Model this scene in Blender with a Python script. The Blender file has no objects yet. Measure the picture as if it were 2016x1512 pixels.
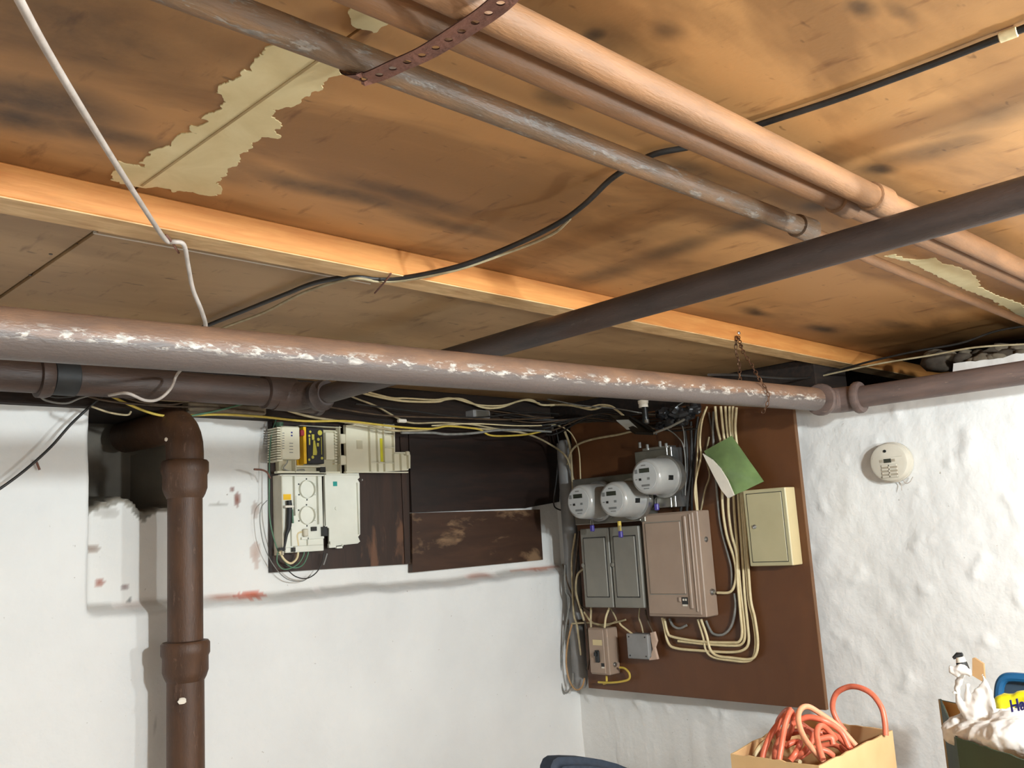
import bpy, bmesh, math, random
from mathutils import Vector, Matrix, noise
random.seed(7)
scene = bpy.context.scene
COL = scene.collection
# ------------------------------------------------------------------ camera, world, lights, exposure
H = 1.5                                   # eye height above the floor
F = 1814.0                                # focal length in pixels of the 2016 px wide frame
YAW, PIT, ROL = 0.795225, 0.162053, -0.0607373
_f = Vector((math.cos(PIT)*math.sin(YAW), math.cos(PIT)*math.cos(YAW), math.sin(PIT)))
_r0 = Vector((math.cos(YAW), -math.sin(YAW), 0)); _u0 = _r0.cross(_f)
_r = _r0*math.cos(ROL) + _u0*math.sin(ROL); _u = -_r0*math.sin(ROL) + _u0*math.cos(ROL)
EYE = Vector((0, 0, H))
cam = bpy.data.cameras.new('camera'); cam.sensor_fit = 'HORIZONTAL'; cam.sensor_width = 36
cam.lens = F/2016*36; cam.clip_start = .02; cam.clip_end = 60
co = bpy.data.objects.new('camera', cam); COL.objects.link(co)
co.matrix_world = Matrix(((_r.x, _u.x, -_f.x, 0), (_r.y, _u.y, -_f.y, 0), (_r.z, _u.z, -_f.z, H), (0, 0, 0, 1)))
scene.camera = co
scene.view_settings.view_transform = 'Standard'; scene.view_settings.look = 'None'
scene.view_settings.gamma = 1; scene.view_settings.use_curve_mapping = False
scene.view_settings.exposure = 0.0
w = bpy.data.worlds.new('world'); scene.world = w; w.use_nodes = True
w.node_tree.nodes['Background'].inputs[0].default_value = (1, .95, .9, 1)
w.node_tree.nodes['Background'].inputs[1].default_value = 0.02
def lamp(name, loc, power, col, rad):
    l = bpy.data.lights.new(name, 'POINT'); l.energy = power; l.color = col; l.shadow_soft_size = rad
    o = bpy.data.objects.new(name, l); COL.objects.link(o); o.location = loc; return o
WHITE = (.86, .96, 1.0)
lamp('bulb_light', (1.08, -0.95, H+.38), 222, WHITE, .05)               # bare bulb under the ceiling, right of the camera
lamp('right_bulb_light', (1.75, -.25, H+.08), 52, WHITE, .05)            # second bulb nearer the right wall
lamp('far_fill_light', (1.3, -2.3, H+.30), 44, WHITE, .17)             # unseen soft fill light added at the back of the cellar

# ------------------------------------------------------------------ pixel-to-point helpers: a ray of the photo met with a real plane
def ray(px, py): return _f*F + _r*(px-1008) - _u*(py-756)
def onx(px, py, X): d = ray(px, py); return EYE + d*(X/d.x)
def ony(px, py, Y): d = ray(px, py); return EYE + d*(Y/d.y)
def onz(px, py, Z): d = ray(px, py); return EYE + d*((Z-H)/d.z)
XR, YB, ZC, XB = 2.854, 2.526, H+.55, 2.778      # right wall, back wall, ceiling, face of the meter board

# ------------------------------------------------------------------ mesh builder
class MB:
    def __init__(s): s.v = []; s.f = []
    def add(s, v, f):
        n = len(s.v); s.v += [Vector(p) for p in v]; s.f += [tuple(i+n for i in q) for q in f]; return s
    def bm(s, b):
        b.verts.index_update(); s.add([v.co.copy() for v in b.verts], [[v.index for v in f.verts] for f in b.faces]); b.free(); return s
    def box(s, a, b, bev=0, seg=1):
        lo = Vector([min(a[i], b[i]) for i in range(3)]); hi = Vector([max(a[i], b[i]) for i in range(3)])
        m = bmesh.new(); bmesh.ops.create_cube(m, size=1)
        for v in m.verts: v.co = Vector([(lo[i]+hi[i])/2 + v.co[i]*(hi[i]-lo[i]) for i in range(3)])
        if bev > 0:
            bev = min(bev, min(hi-lo)*.45)
            bmesh.ops.bevel(m, geom=m.edges[:], offset=bev, segments=seg, affect='EDGES', profile=.5)
        return s.bm(m)
    def obox(s, c, ax, half, bev=0):
        m = bmesh.new(); bmesh.ops.create_cube(m, size=2)
        if bev > 0:
            for v in m.verts: v.co = Vector([v.co[i]*half[i] for i in range(3)])
            bmesh.ops.bevel(m, geom=m.edges[:], offset=bev, segments=1, affect='EDGES', profile=.5)
            for v in m.verts: v.co = Vector(c) + ax[0]*v.co.x + ax[1]*v.co.y + ax[2]*v.co.z
        else:
            for v in m.verts: v.co = Vector(c) + ax[0]*(v.co.x*half[0]) + ax[1]*(v.co.y*half[1]) + ax[2]*(v.co.z*half[2])
        return s.bm(m)
    def tube(s, pts, r, n=8, sm=0, flat=1.0):
        pts = [Vector(p) for p in pts]
        rr = list(r) if isinstance(r, (list, tuple)) else [r]*len(pts)
        if sm and len(pts) > 2: pts, rr = catmull(pts, rr, sm)
        t0 = (pts[1]-pts[0]).normalized()
        u = t0.orthogonal().normalized()
        if abs(t0.z) < .9: u = (Vector((0, 0, 1)) - t0*t0.z).normalized()
        V = []; Fc = []
        for i, p in enumerate(pts):
            t = (pts[min(i+1, len(pts)-1)] - pts[max(i-1, 0)])
            t = t.normalized() if t.length > 1e-9 else t0
            u = (u - t*u.dot(t)); u = u.normalized() if u.length > 1e-6 else t.orthogonal().normalized()
            w_ = t.cross(u)
            for k in range(n):
                a = 2*math.pi*k/n; V.append(p + u*(math.cos(a)*rr[i]) + w_*(math.sin(a)*rr[i]*flat))
        for i in range(len(pts)-1):
            for k in range(n):
                Fc.append((i*n+k, i*n+(k+1) % n, (i+1)*n+(k+1) % n, (i+1)*n+k))
        Fc.append(tuple(range(n))[::-1]); Fc.append(tuple((len(pts)-1)*n+k for k in range(n)))
        return s.add(V, Fc)
    def lathe(s, prof, o, ax, n=24, cap=True):
        """prof: (distance along axis, radius)"""
        ax = Vector(ax).normalized(); u = ax.orthogonal().normalized(); w_ = ax.cross(u); o = Vector(o)
        V = []; Fc = []
        for (h, r) in prof:
            for k in range(n):
                a = 2*math.pi*k/n; V.append(o + ax*h + (u*math.cos(a)+w_*math.sin(a))*max(r, 1e-5))
        for i in range(len(prof)-1):
            for k in range(n): Fc.append((i*n+k, i*n+(k+1) % n, (i+1)*n+(k+1) % n, (i+1)*n+k))
        if cap: Fc.append(tuple(range(n))[::-1]); Fc.append(tuple((len(prof)-1)*n+k for k in range(n)))
        return s.add(V, Fc)
    def prism(s, poly, ext):
        """poly: list of 3-D points of one flat outline; ext: extrusion vector"""
        n = len(poly); poly = [Vector(p) for p in poly]; ext = Vector(ext)
        return s.add(poly+[p+ext for p in poly], [tuple(range(n))[::-1], tuple(range(n, 2*n))] + [(i, (i+1) % n, n+(i+1) % n, n+i) for i in range(n)])
    def blob(s, c, rad, sub=2, amp=.15, fr=2.0, seed=0):
        m = bmesh.new(); bmesh.ops.create_icosphere(m, subdivisions=sub, radius=1)
        for v in m.verts:
            k = 1 + amp*noise.noise(v.co*fr + Vector((seed*3.7, seed*1.3, seed)))
            v.co = Vector(c) + Vector((v.co.x*rad[0], v.co.y*rad[1], v.co.z*rad[2]))*k
        return s.bm(m)
def catmull(pts, rr, k):
    P = [pts[0]*2-pts[1]] + pts + [pts[-1]*2-pts[-2]]; R = [rr[0]] + rr + [rr[-1]]; o = []; q = []
    for i in range(1, len(P)-2):
        for j in range(k):
            t = j/k; a, b, c, d = P[i-1:i+3]
            o.append(.5*((2*b) + (c-a)*t + (2*a-5*b+4*c-d)*t*t + (3*b-a-3*c+d)*t**3)); q.append(R[i]+(R[i+1]-R[i])*t)
    return o+[pts[-1]], q+[rr[-1]]
ORG = {}
def obj(name, mb, mat, parent=None, smooth=35):
    if parent is None:
        lo = Vector([min(v[i] for v in mb.v) for i in range(3)]); hi = Vector([max(v[i] for v in mb.v) for i in range(3)])
        org = Vector(((lo.x+hi.x)/2, (lo.y+hi.y)/2, lo.z))
    else: org = ORG[parent]
    me = bpy.data.meshes.new(name); me.from_pydata([v-org for v in mb.v], [], mb.f); me.update()
    b = bmesh.new(); b.from_mesh(me); bmesh.ops.recalc_face_normals(b, faces=b.faces[:]); b.to_mesh(me); b.free()
    if smooth:
        me.polygons.foreach_set('use_smooth', [True]*len(me.polygons))
        try: me.set_sharp_from_angle(angle=math.radians(smooth))
        except Exception: pass
    me.materials.append(mat)
    o = bpy.data.objects.new(name, me); COL.objects.link(o)
    if parent is None: o.location = org
    else: o.parent = parent
    ORG[o] = org
    return o
def thing(name, label, cat, loc, group=None):
    o = bpy.data.objects.new(name, None); COL.objects.link(o); o.location = loc; o.empty_display_size = .05
    o['label'] = label; o['category'] = cat
    if group: o['group'] = group
    ORG[o] = Vector(loc); return o
def tag(o, label, cat, group=None):
    o['label'] = label; o['category'] = cat
    if group: o['group'] = group
    return o
def struct(o): o['kind'] = 'structure'; return o

# ------------------------------------------------------------------ materials
def lin(c): return tuple(((x/255)/12.92 if x/255 <= .04045 else ((x/255+.055)/1.055)**2.4) for x in c) + (1,)
def base_mat(name):
    m = bpy.data.materials.new(name); m.use_nodes = True; n = m.node_tree; b = n.nodes['Principled BSDF']; return m, n, b
def nd(n, t, **k):
    x = n.nodes.new(t)
    for a, v in k.items():
        if a.startswith('i_'): x.inputs[int(a[2:])].default_value = v
        else: setattr(x, a, v)
    return x
def coords(n, scale=(1, 1, 1), loc=(0, 0, 0)):
    tc = nd(n, 'ShaderNodeTexCoord'); mp = nd(n, 'ShaderNodeMapping'); mp.inputs['Scale'].default_value = scale; mp.inputs['Location'].default_value = loc
    n.links.new(tc.outputs['Object'], mp.inputs[0]); return mp.outputs[0]
def nz(n, vec, scale, detail=4, rough=.55, dist=0):
    t = nd(n, 'ShaderNodeTexNoise'); t.inputs['Scale'].default_value = scale; t.inputs['Detail'].default_value = detail
    t.inputs['Roughness'].default_value = rough; t.inputs['Distortion'].default_value = dist
    n.links.new(vec, t.inputs['Vector']); return t.outputs['Fac']
def ramp(n, fac, stops):
    r = nd(n, 'ShaderNodeValToRGB'); e = r.color_ramp.elements
    e[0].position, e[0].color = stops[0]; e[1].position, e[1].color = stops[-1]
    for p, c in stops[1:-1]: x = e.new(p); x.color = c
    n.links.new(fac, r.inputs[0]); return r.outputs[0]
def mix(n, fac, a, b, mode='MIX'):
    m = nd(n, 'ShaderNodeMix', data_type='RGBA', blend_type=mode)
    for s, v in ((0, fac), (6, a), (7, b)):
        if hasattr(v, 'default_value') and not isinstance(v, (tuple, float)): n.links.new(v, m.inputs[s])
        else: m.inputs[s].default_value = v
    return m.outputs[2]
def bump(n, b, fac, strength=.2, dist=.01):
    x = nd(n, 'ShaderNodeBump'); x.inputs['Strength'].default_value = strength; x.inputs['Distance'].default_value = dist
    n.links.new(fac, x.inputs['Height']); n.links.new(x.outputs[0], b.inputs['Normal'])
W1, K0 = (1, 1, 1, 1), (0, 0, 0, 1)
def pm(name, c, c2=None, scale=12, rough=.55, metal=0, bmp=.1, stretch=(1, 1, 1), lo=.35, hi=.65, spec=.5, bd=.004):
    """two-tone noisy paint / plastic / metal"""
    m, n, b = base_mat(name); v = coords(n, stretch); f = nz(n, v, scale)
    c2 = c2 or tuple(max(0, int(x*.86)) for x in c)
    n.links.new(ramp(n, f, [(lo, lin(c)), (hi, lin(c2))]), b.inputs['Base Color'])
    b.inputs['Roughness'].default_value = rough; b.inputs['Metallic'].default_value = metal; b.inputs['Specular IOR Level'].default_value = spec
    if bmp: bump(n, b, nz(n, v, scale*5, 3), bmp, bd)
    return m
def wall_mat():
    m, n, b = base_mat('white_wall_paint'); v = coords(n)
    at = nd(n, 'ShaderNodeAttribute', attribute_name='tint')
    big = ramp(n, nz(n, v, 2.2, 5), [(.3, lin((232, 230, 226))), (.7, lin((218, 216, 213)))])
    spk = ramp(n, nz(n, v, 60, 2), [(.2, lin((200, 194, 186))), (.26, W1)])
    c = mix(n, 1.0, big, spk, 'MULTIPLY'); c = mix(n, 1.0, c, at.outputs['Color'], 'MULTIPLY')
    n.links.new(c, b.inputs['Base Color']); b.inputs['Roughness'].default_value = .62; b.inputs['Specular IOR Level'].default_value = .35
    h = nd(n, 'ShaderNodeMath', operation='ADD'); n.links.new(nz(n, v, 9, 4), h.inputs[0]); n.links.new(nz(n, v, 38, 3), h.inputs[1])
    bump(n, b, h.outputs[0], .25, .010); return m
def ceiling_mat(name, c1, c2, dirt, sootk=.55, blots=()):
    m, n, b = base_mat(name); v = coords(n); vs = coords(n, (3.2, .9, 1)); vx = coords(n, (.8, 2.2, 1))
    c = ramp(n, nz(n, v, 1.7, 3), [(.3, lin(c1)), (.7, lin(c2))])
    soot = ramp(n, nz(n, coords(n, (.8, 2.2, 1), (3.7, 1.9, 0)), 1.6, 5, .6, .4), [(.44, W1), (.58, lin(dirt)), (.72, lin(tuple(int(x*.75) for x in dirt)))])
    c = mix(n, sootk, c, soot, 'MULTIPLY')
    c = mix(n, .55, c, ramp(n, nz(n, vs, 9, 4, .6), [(.6, W1), (.72, lin((150, 120, 95)))]), 'MULTIPLY')
    c = mix(n, .5, c, ramp(n, nz(n, vx, 26, 2), [(.68, W1), (.76, lin((95, 70, 50)))]), 'MULTIPLY')
    # soot stains plus the cross pipe's painted shade: soft ellipses broken up by noise
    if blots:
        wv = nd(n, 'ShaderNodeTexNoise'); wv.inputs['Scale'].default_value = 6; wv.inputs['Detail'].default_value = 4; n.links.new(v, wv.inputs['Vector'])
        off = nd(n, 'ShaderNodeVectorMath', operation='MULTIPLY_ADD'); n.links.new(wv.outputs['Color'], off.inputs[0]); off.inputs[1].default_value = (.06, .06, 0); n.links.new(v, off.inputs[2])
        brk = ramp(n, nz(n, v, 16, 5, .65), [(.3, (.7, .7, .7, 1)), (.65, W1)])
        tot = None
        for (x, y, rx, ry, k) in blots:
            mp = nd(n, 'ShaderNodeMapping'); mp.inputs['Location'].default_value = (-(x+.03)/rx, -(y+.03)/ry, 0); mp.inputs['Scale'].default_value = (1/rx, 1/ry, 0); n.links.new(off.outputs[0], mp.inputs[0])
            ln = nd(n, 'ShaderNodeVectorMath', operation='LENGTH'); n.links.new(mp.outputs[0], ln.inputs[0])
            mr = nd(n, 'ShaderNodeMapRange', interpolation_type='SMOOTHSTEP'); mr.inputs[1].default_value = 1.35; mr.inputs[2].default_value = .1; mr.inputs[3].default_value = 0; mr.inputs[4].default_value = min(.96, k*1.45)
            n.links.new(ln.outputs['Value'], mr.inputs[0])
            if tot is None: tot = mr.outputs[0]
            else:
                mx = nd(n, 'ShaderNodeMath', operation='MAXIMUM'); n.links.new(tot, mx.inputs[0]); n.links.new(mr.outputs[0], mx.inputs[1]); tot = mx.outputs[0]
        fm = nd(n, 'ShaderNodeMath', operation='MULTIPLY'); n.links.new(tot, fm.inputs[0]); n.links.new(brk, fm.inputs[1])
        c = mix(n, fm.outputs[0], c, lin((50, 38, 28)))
    n.links.new(c, b.inputs['Base Color']); b.inputs['Roughness'].default_value = .5; b.inputs['Specular IOR Level'].default_value = .35
    bump(n, b, nz(n, v, 120, 2), .06, .003); return m
def pipe_mat(name, base, base2, chip, amount, stretch=(1, 1, 1), band=None, rough=.5, under=None):
    m, n, b = base_mat(name); v = coords(n, stretch)
    c = ramp(n, nz(n, v, 7, 5), [(.35, lin(base)), (.65, lin(base2))])
    k = nz(n, v, 18 if under else 14, 8, .72, .4)
    msk = ramp(n, k, [(amount, K0), (amount+.05, W1)])
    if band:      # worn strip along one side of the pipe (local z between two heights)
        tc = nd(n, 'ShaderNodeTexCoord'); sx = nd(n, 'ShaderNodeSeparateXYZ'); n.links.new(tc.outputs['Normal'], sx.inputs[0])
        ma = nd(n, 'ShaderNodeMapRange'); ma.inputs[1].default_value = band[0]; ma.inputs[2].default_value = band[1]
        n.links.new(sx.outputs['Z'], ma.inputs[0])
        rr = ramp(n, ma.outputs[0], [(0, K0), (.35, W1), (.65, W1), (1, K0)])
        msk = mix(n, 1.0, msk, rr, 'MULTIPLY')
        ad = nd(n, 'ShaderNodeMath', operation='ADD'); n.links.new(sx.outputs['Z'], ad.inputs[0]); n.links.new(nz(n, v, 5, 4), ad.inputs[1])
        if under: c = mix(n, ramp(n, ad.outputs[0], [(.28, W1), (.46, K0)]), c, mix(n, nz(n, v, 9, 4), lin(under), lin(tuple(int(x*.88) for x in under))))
    c = mix(n, msk, c, mix(n, ramp(n, nz(n, v, 40, 3), [(.4, K0), (.6, W1)]), lin(chip), lin(tuple(int(x*.78) for x in chip))))
    n.links.new(c, b.inputs['Base Color']); b.inputs['Roughness'].default_value = rough
    bump(n, b, nz(n, v, 60, 4), .25, .004); return m
def wood_mat(name, c1, c2, stretch, scale=6, rough=.6, spots=None):
    m, n, b = base_mat(name); v = coords(n, stretch)
    c = ramp(n, nz(n, v, scale, 6, .6, .6), [(.3, lin(c1)), (.5, lin(tuple((a+d)//2 for a, d in zip(c1, c2)))), (.7, lin(c2))])
    if spots:
        v2 = coords(n, (stretch[0]**.5, stretch[1]**.5, stretch[2]**.5))
        c = mix(n, ramp(n, nz(n, v2, 5, 5, .6, .3), [(.56, K0), (.66, W1)]), c, lin(spots))
    n.links.new(c, b.inputs['Base Color']); b.inputs['Roughness'].default_value = rough
    bump(n, b, nz(n, v, scale*3, 4), .15, .003); return m
def plain(name, c, rough=.5, metal=0, **k):
    m, n, b = base_mat(name); b.inputs['Base Color'].default_value = lin(c); b.inputs['Roughness'].default_value = rough; b.inputs['Metallic'].default_value = metal
    v = coords(n); f = nz(n, v, 25, 3); n.links.new(ramp(n, f, [(.3, lin(c)), (.7, lin(tuple(int(x*.92) for x in c)))]), b.inputs['Base Color'])
    return m
M = {}
M['wall'] = wall_mat()
M['concrete'] = pm('pale_grey_concrete', (172, 168, 160), (150, 146, 140), 5, .85)
BL = []  # ceiling blots: soot stains, and shade along the cross pipe painted as a band
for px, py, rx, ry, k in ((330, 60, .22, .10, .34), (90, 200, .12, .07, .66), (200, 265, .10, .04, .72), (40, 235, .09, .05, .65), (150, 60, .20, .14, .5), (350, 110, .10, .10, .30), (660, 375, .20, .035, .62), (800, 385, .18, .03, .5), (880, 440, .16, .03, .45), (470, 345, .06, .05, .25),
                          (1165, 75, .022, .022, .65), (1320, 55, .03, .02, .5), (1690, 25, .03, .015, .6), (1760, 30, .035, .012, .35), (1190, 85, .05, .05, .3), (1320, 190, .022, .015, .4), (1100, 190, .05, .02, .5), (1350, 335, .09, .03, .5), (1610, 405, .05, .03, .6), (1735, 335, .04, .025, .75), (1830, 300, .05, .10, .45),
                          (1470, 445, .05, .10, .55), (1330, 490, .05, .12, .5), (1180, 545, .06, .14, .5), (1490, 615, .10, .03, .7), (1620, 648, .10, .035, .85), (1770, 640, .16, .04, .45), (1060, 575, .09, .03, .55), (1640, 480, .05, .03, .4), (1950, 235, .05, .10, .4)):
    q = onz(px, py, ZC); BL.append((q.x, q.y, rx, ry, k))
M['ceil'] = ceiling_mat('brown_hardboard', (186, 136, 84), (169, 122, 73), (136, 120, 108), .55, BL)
M['ceil_back'] = ceiling_mat('drab_hardboard', (174, 140, 99), (158, 126, 89), (180, 165, 145), .4)
M['compound'] = wood_mat('joint_compound', (224, 208, 164), (206, 186, 138), (1, 1, 1), 10, .8)
M['seam'] = pm('joint_seam', (176, 152, 108), (158, 132, 90), 12, .8)
M['fir'] = wood_mat('fir_strip', (216, 150, 82), (196, 124, 62), (1.2, 14, 14), 5)
M['fir_pale'] = wood_mat('fir_strip_paint_smear', (230, 194, 142), (184, 140, 90), (2, 9, 9), 5)
M['sill'] = wood_mat('dark_sill', (48, 33, 22), (24, 16, 11), (1.2, 12, 12), 5, .92)
M['ply'] = wood_mat('dark_plywood', (56, 35, 25), (36, 23, 16), (8, 8, 1.0), 4, .5, (98, 66, 46))
M['ply_dark'] = wood_mat('sooty_plywood', (46, 27, 19), (22, 14, 10), (1.3, 8, 8), 4, .5)
M['ply_worn'] = wood_mat('worn_dark_plywood', (72, 47, 32), (50, 31, 21), (1.2, 7, 7), 3, .5, (124, 96, 70))
M['ply_edge'] = wood_mat('plywood_edge', (126, 88, 56), (98, 66, 42), (8, 8, 1), 8)
M['board'] = wood_mat('brown_painted_board', (98, 59, 31), (87, 51, 26), (2, 2, 1), 5, .42)
M['batten'] = wood_mat('board_batten', (90, 64, 44), (70, 48, 33), (8, 8, 1), 5)
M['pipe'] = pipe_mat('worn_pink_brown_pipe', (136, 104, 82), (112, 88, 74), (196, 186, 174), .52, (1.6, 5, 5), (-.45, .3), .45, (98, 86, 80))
M['pipe2'] = pipe_mat('grey_brown_pipe', (108, 88, 80), (90, 76, 71), (144, 120, 106), .62, (6, 1.2, 6), None, .45)
M['pipe_tan'] = pipe_mat('tan_painted_pipe', (146, 103, 67), (124, 88, 58), (172, 146, 118), .66, (1.2, 6, 6), None, .6)
M['pipe_grey'] = pipe_mat('scuffed_grey_tan_pipe', (126, 94, 66), (100, 80, 62), (140, 128, 116), .55, (1.5, 6, 6), None, .45)
M['iron'] = pipe_mat('dark_brown_cast_iron', (70, 56, 50), (56, 46, 42), (84, 70, 62), .6, (5, 1.2, 5), None, .5)
M['iron_x'] = pipe_mat('brown_cast_iron_drain', (74, 55, 46), (58, 44, 37), (90, 74, 62), .6, (1.2, 5, 5), None, .5)
M['stack'] = pipe_mat('rust_brown_stack', (84, 55, 34), (68, 44, 28), (106, 78, 60), .58, (5, 5, 1.2), None, .55)
M['rubber'] = pm('black_rubber', (38, 38, 38), (28, 28, 28), 20, .6)
M['rust'] = pm('rusty_strap', (128, 84, 68), (104, 68, 56), 30, .7, 0, .3)
M['chain'] = pm('rusty_chain', (120, 86, 62), (82, 56, 40), 60, .5, .6)
M['steel'] = pm('bright_steel', (190, 190, 188), (160, 160, 158), 20, .3, .9)
M['galv'] = pm('galvanised_socket', (138, 134, 124), (118, 115, 106), 10, .38, .75)
M['grey_enamel'] = pm('grey_enamel', (128, 124, 114), (118, 114, 105), 8, .42)
M['taupe'] = pm('taupe_enamel', (160, 138, 120), (150, 128, 111), 6, .45)
M['khaki'] = pm('khaki_enamel', (180, 170, 134), (172, 162, 126), 6, .45)
M['khaki_l'] = pm('pale_khaki_enamel', (212, 192, 146), (204, 184, 138), 6, .45)
M['meter'] = pm('meter_shell', (180, 178, 173), (166, 164, 160), 6, .16, .2, .02)
M['meter_face'] = pm('meter_faceplate', (182, 182, 180), (172, 172, 170), 10, .35)
M['lcd'] = plain('lcd_glass', (52, 54, 44), .2)
M['black'] = plain('black_plastic', (22, 22, 22), .35)
M['print'] = plain('grey_print', (120, 120, 118), .6)
M['ivory'] = pm('ivory_plastic', (226, 220, 196), (216, 209, 184), 8, .42)
M['ivory_d'] = pm('ivory_plastic_recess', (200, 192, 164), (186, 178, 150), 12, .5)
M['offwhite'] = pm('off_white_plastic', (224, 222, 208), (214, 212, 198), 8, .4)
M['offwhite_d'] = pm('off_white_plastic_side', (204, 196, 176), (190, 182, 162), 10, .5)
M['yellow'] = plain('yellow_label', (240, 188, 20), .45)
M['lime'] = plain('lime_label', (214, 206, 40), .5)
M['olive_print'] = plain('yellow_print', (200, 190, 70), .5)
M['battery'] = plain('battery_black', (34, 32, 36), .35)
M['red'] = plain('red_tab', (150, 40, 50), .5)
M['teal'] = plain('teal_label', (30, 150, 140), .5)
M['purple'] = plain('purple_seal', (74, 62, 150), .35)
M['cream'] = pm('cream_cable', (222, 204, 162), (204, 184, 140), 30, .5)
M['cream_d'] = pm('dusty_cable', (180, 164, 130), (150, 134, 102), 30, .6)
M['yellow_c'] = pm('yellow_cable', (206, 178, 78), (184, 156, 62), 30, .5)
M['grey_c'] = pm('grey_cable', (140, 138, 132), (112, 110, 105), 30, .5)
M['white_c'] = pm('white_cable', (190, 178, 168), (164, 152, 142), 30, .45)
M['black_c'] = pm('black_cable', (44, 40, 37), (30, 28, 26), 30, .5)
M['brown_c'] = pm('brown_cable', (86, 66, 46), (62, 46, 32), 30, .6)
M['green_c'] = pm('green_wire', (92, 130, 102), (70, 108, 82), 30, .5)
M['tan_c'] = pm('tan_cable', (180, 140, 96), (160, 122, 82), 30, .5)
M['conduit'] = pm('grey_conduit', (138, 136, 134), (122, 120, 118), 10, .5)
M['smoke'] = pm('aged_white_plastic', (208, 200, 184), (194, 185, 168), 9, .45)
M['smoke_d'] = plain('dust_grille', (168, 156, 136), .7)
M['green_env'] = pm('green_film', (98, 116, 74), (118, 142, 88), 9, .25)
M['paper'] = pm('white_paper', (226, 216, 200), (212, 202, 186), 10, .7)
M['orange'] = pm('orange_cord', (226, 122, 92), (208, 104, 76), 30, .4)
M['orange_l'] = pm('faded_orange_cord', (236, 166, 128), (224, 150, 112), 30, .4)
M['carton'] = pm('cardboard', (212, 176, 126), (202, 166, 116), 8, .8)
M['carton_d'] = pm('cardboard_inside', (190, 150, 104), (176, 136, 92), 8, .85)
M['green_box'] = pm('dark_green_carton', (38, 66, 46), (32, 58, 40), 8, .6)
M['bag'] = pm('white_plastic_film', (236, 232, 226), (224, 219, 212), 14, .35)
M['blue'] = pm('blue_plastic', (28, 92, 138), (24, 80, 122), 10, .4)
M['blue_d'] = pm('dark_blue_lining', (50, 68, 84), (42, 58, 72), 10, .7)
M['yellow_cloth'] = pm('yellow_film', (226, 218, 30), (206, 196, 22), 10, .4)
M['ink'] = plain('blue_ink', (40, 40, 130), .5)
M['navy'] = pm('navy_fabric', (44, 54, 68), (36, 46, 58), 60, .8)
M['stone'] = pm('rubble_stone', (140, 126, 106), (104, 92, 76), 14, .9, 0, .5)
M['stone_d'] = pm('sooty_stone', (92, 80, 66), (66, 56, 46), 14, .9, 0, .5)
M['pink'] = pm('pale_pink_tape', (206, 178, 158), (190, 160, 140), 12, .6)
M['bench'] = wood_mat('bench_wood', (150, 116, 80), (128, 96, 64), (1, 8, 8), 4)
M['black_film'] = pm('black_film', (42, 42, 44), (28, 28, 30), 14, .3)
M['film_grey'] = pm('silver_label', (190, 190, 182), (176, 176, 168), 14, .4)

# ------------------------------------------------------------------ the room
def fb(x, y, z, s): return noise.fractal(Vector((x, y, z))*s, 1.0, 2.0, 4)
def sst(a, b, x): t = max(0, min(1, (x-a)/(b-a))); return t*t*(3-2*t)
def lines(*segs):
    o = []
    for a, b, st in segs:
        k = max(1, round((b-a)/st)); o += [a+(b-a)*i/k for i in range(k)]
    return o+[segs[-1][1]]
def gridwall(name, us, vs, fn):
    """fn(u,v) -> (point, tint)"""
    mb = MB(); cols = []; n = len(us)
    for v_ in vs:
        for u_ in us: p, c = fn(u_, v_); mb.v.append(Vector(p)); cols.append(c)
    for j in range(len(vs)-1):
        for i in range(n-1): mb.f.append((j*n+i, j*n+i+1, (j+1)*n+i+1, (j+1)*n+i))
    o = obj(name, mb, M['wall'], None, 80)
    a = o.data.color_attributes.new('tint', 'FLOAT_COLOR', 'POINT')
    for i, c in enumerate(cols): a.data[i].color = (c[0], c[1], c[2], 1)
    struct(o); return o
def back_fn(x, z):
    d = .006*fb(x, 0, z, 1.6) + .002*fb(x, 5, z, 9)
    t = [1, 1, 1]
    wob = .012*fb(x, 3, 0, 3)
    zl = H-.127+wob + .012*math.sin(x*2.1)
    rec = sst(.945+.01*fb(0, 1, z, 4), .975, x)*sst(zl-.035, zl+.004, z)
    d += .062*rec
    # niche the stack turns into
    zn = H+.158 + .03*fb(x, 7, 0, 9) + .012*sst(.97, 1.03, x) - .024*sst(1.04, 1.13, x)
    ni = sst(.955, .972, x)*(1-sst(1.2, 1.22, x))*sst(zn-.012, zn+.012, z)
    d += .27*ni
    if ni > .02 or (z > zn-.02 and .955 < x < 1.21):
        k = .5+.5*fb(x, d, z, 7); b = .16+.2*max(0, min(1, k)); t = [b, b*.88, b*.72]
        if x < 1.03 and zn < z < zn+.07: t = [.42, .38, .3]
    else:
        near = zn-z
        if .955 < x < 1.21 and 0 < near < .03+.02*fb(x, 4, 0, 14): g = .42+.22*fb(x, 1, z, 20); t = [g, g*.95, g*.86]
        # ledge grime and bare brick
        e = abs(z-(zl-.006))
        if x > .95 and e < .014:
            q = fb(x, 9, 0, 3.2); s = (1-e/.014)
            if q > .05: t = [1-.25*s*min(1, q*3), 1-.55*s*min(1, q*3), 1-.62*s*min(1, q*3)]
            else: t = [1-.22*s, 1-.24*s, 1-.26*s]
        for (sx, sz, sr, cc) in SPOTS:
            dd = math.hypot((x-sx)/sr[0], (z-sz)/sr[1]) + .5*fb(x, 2, z, 25)
            if dd < 1:
                s = 1-dd*.4
                t = [t[i]*(1-s*(1-cc[i])) for i in range(3)]
        if rec > .5 and x > .9: t = [t[0]*1.0, t[1]*.99, t[2]*.975]
    return (x, YB+d, z), t
SPOTS = []
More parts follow.
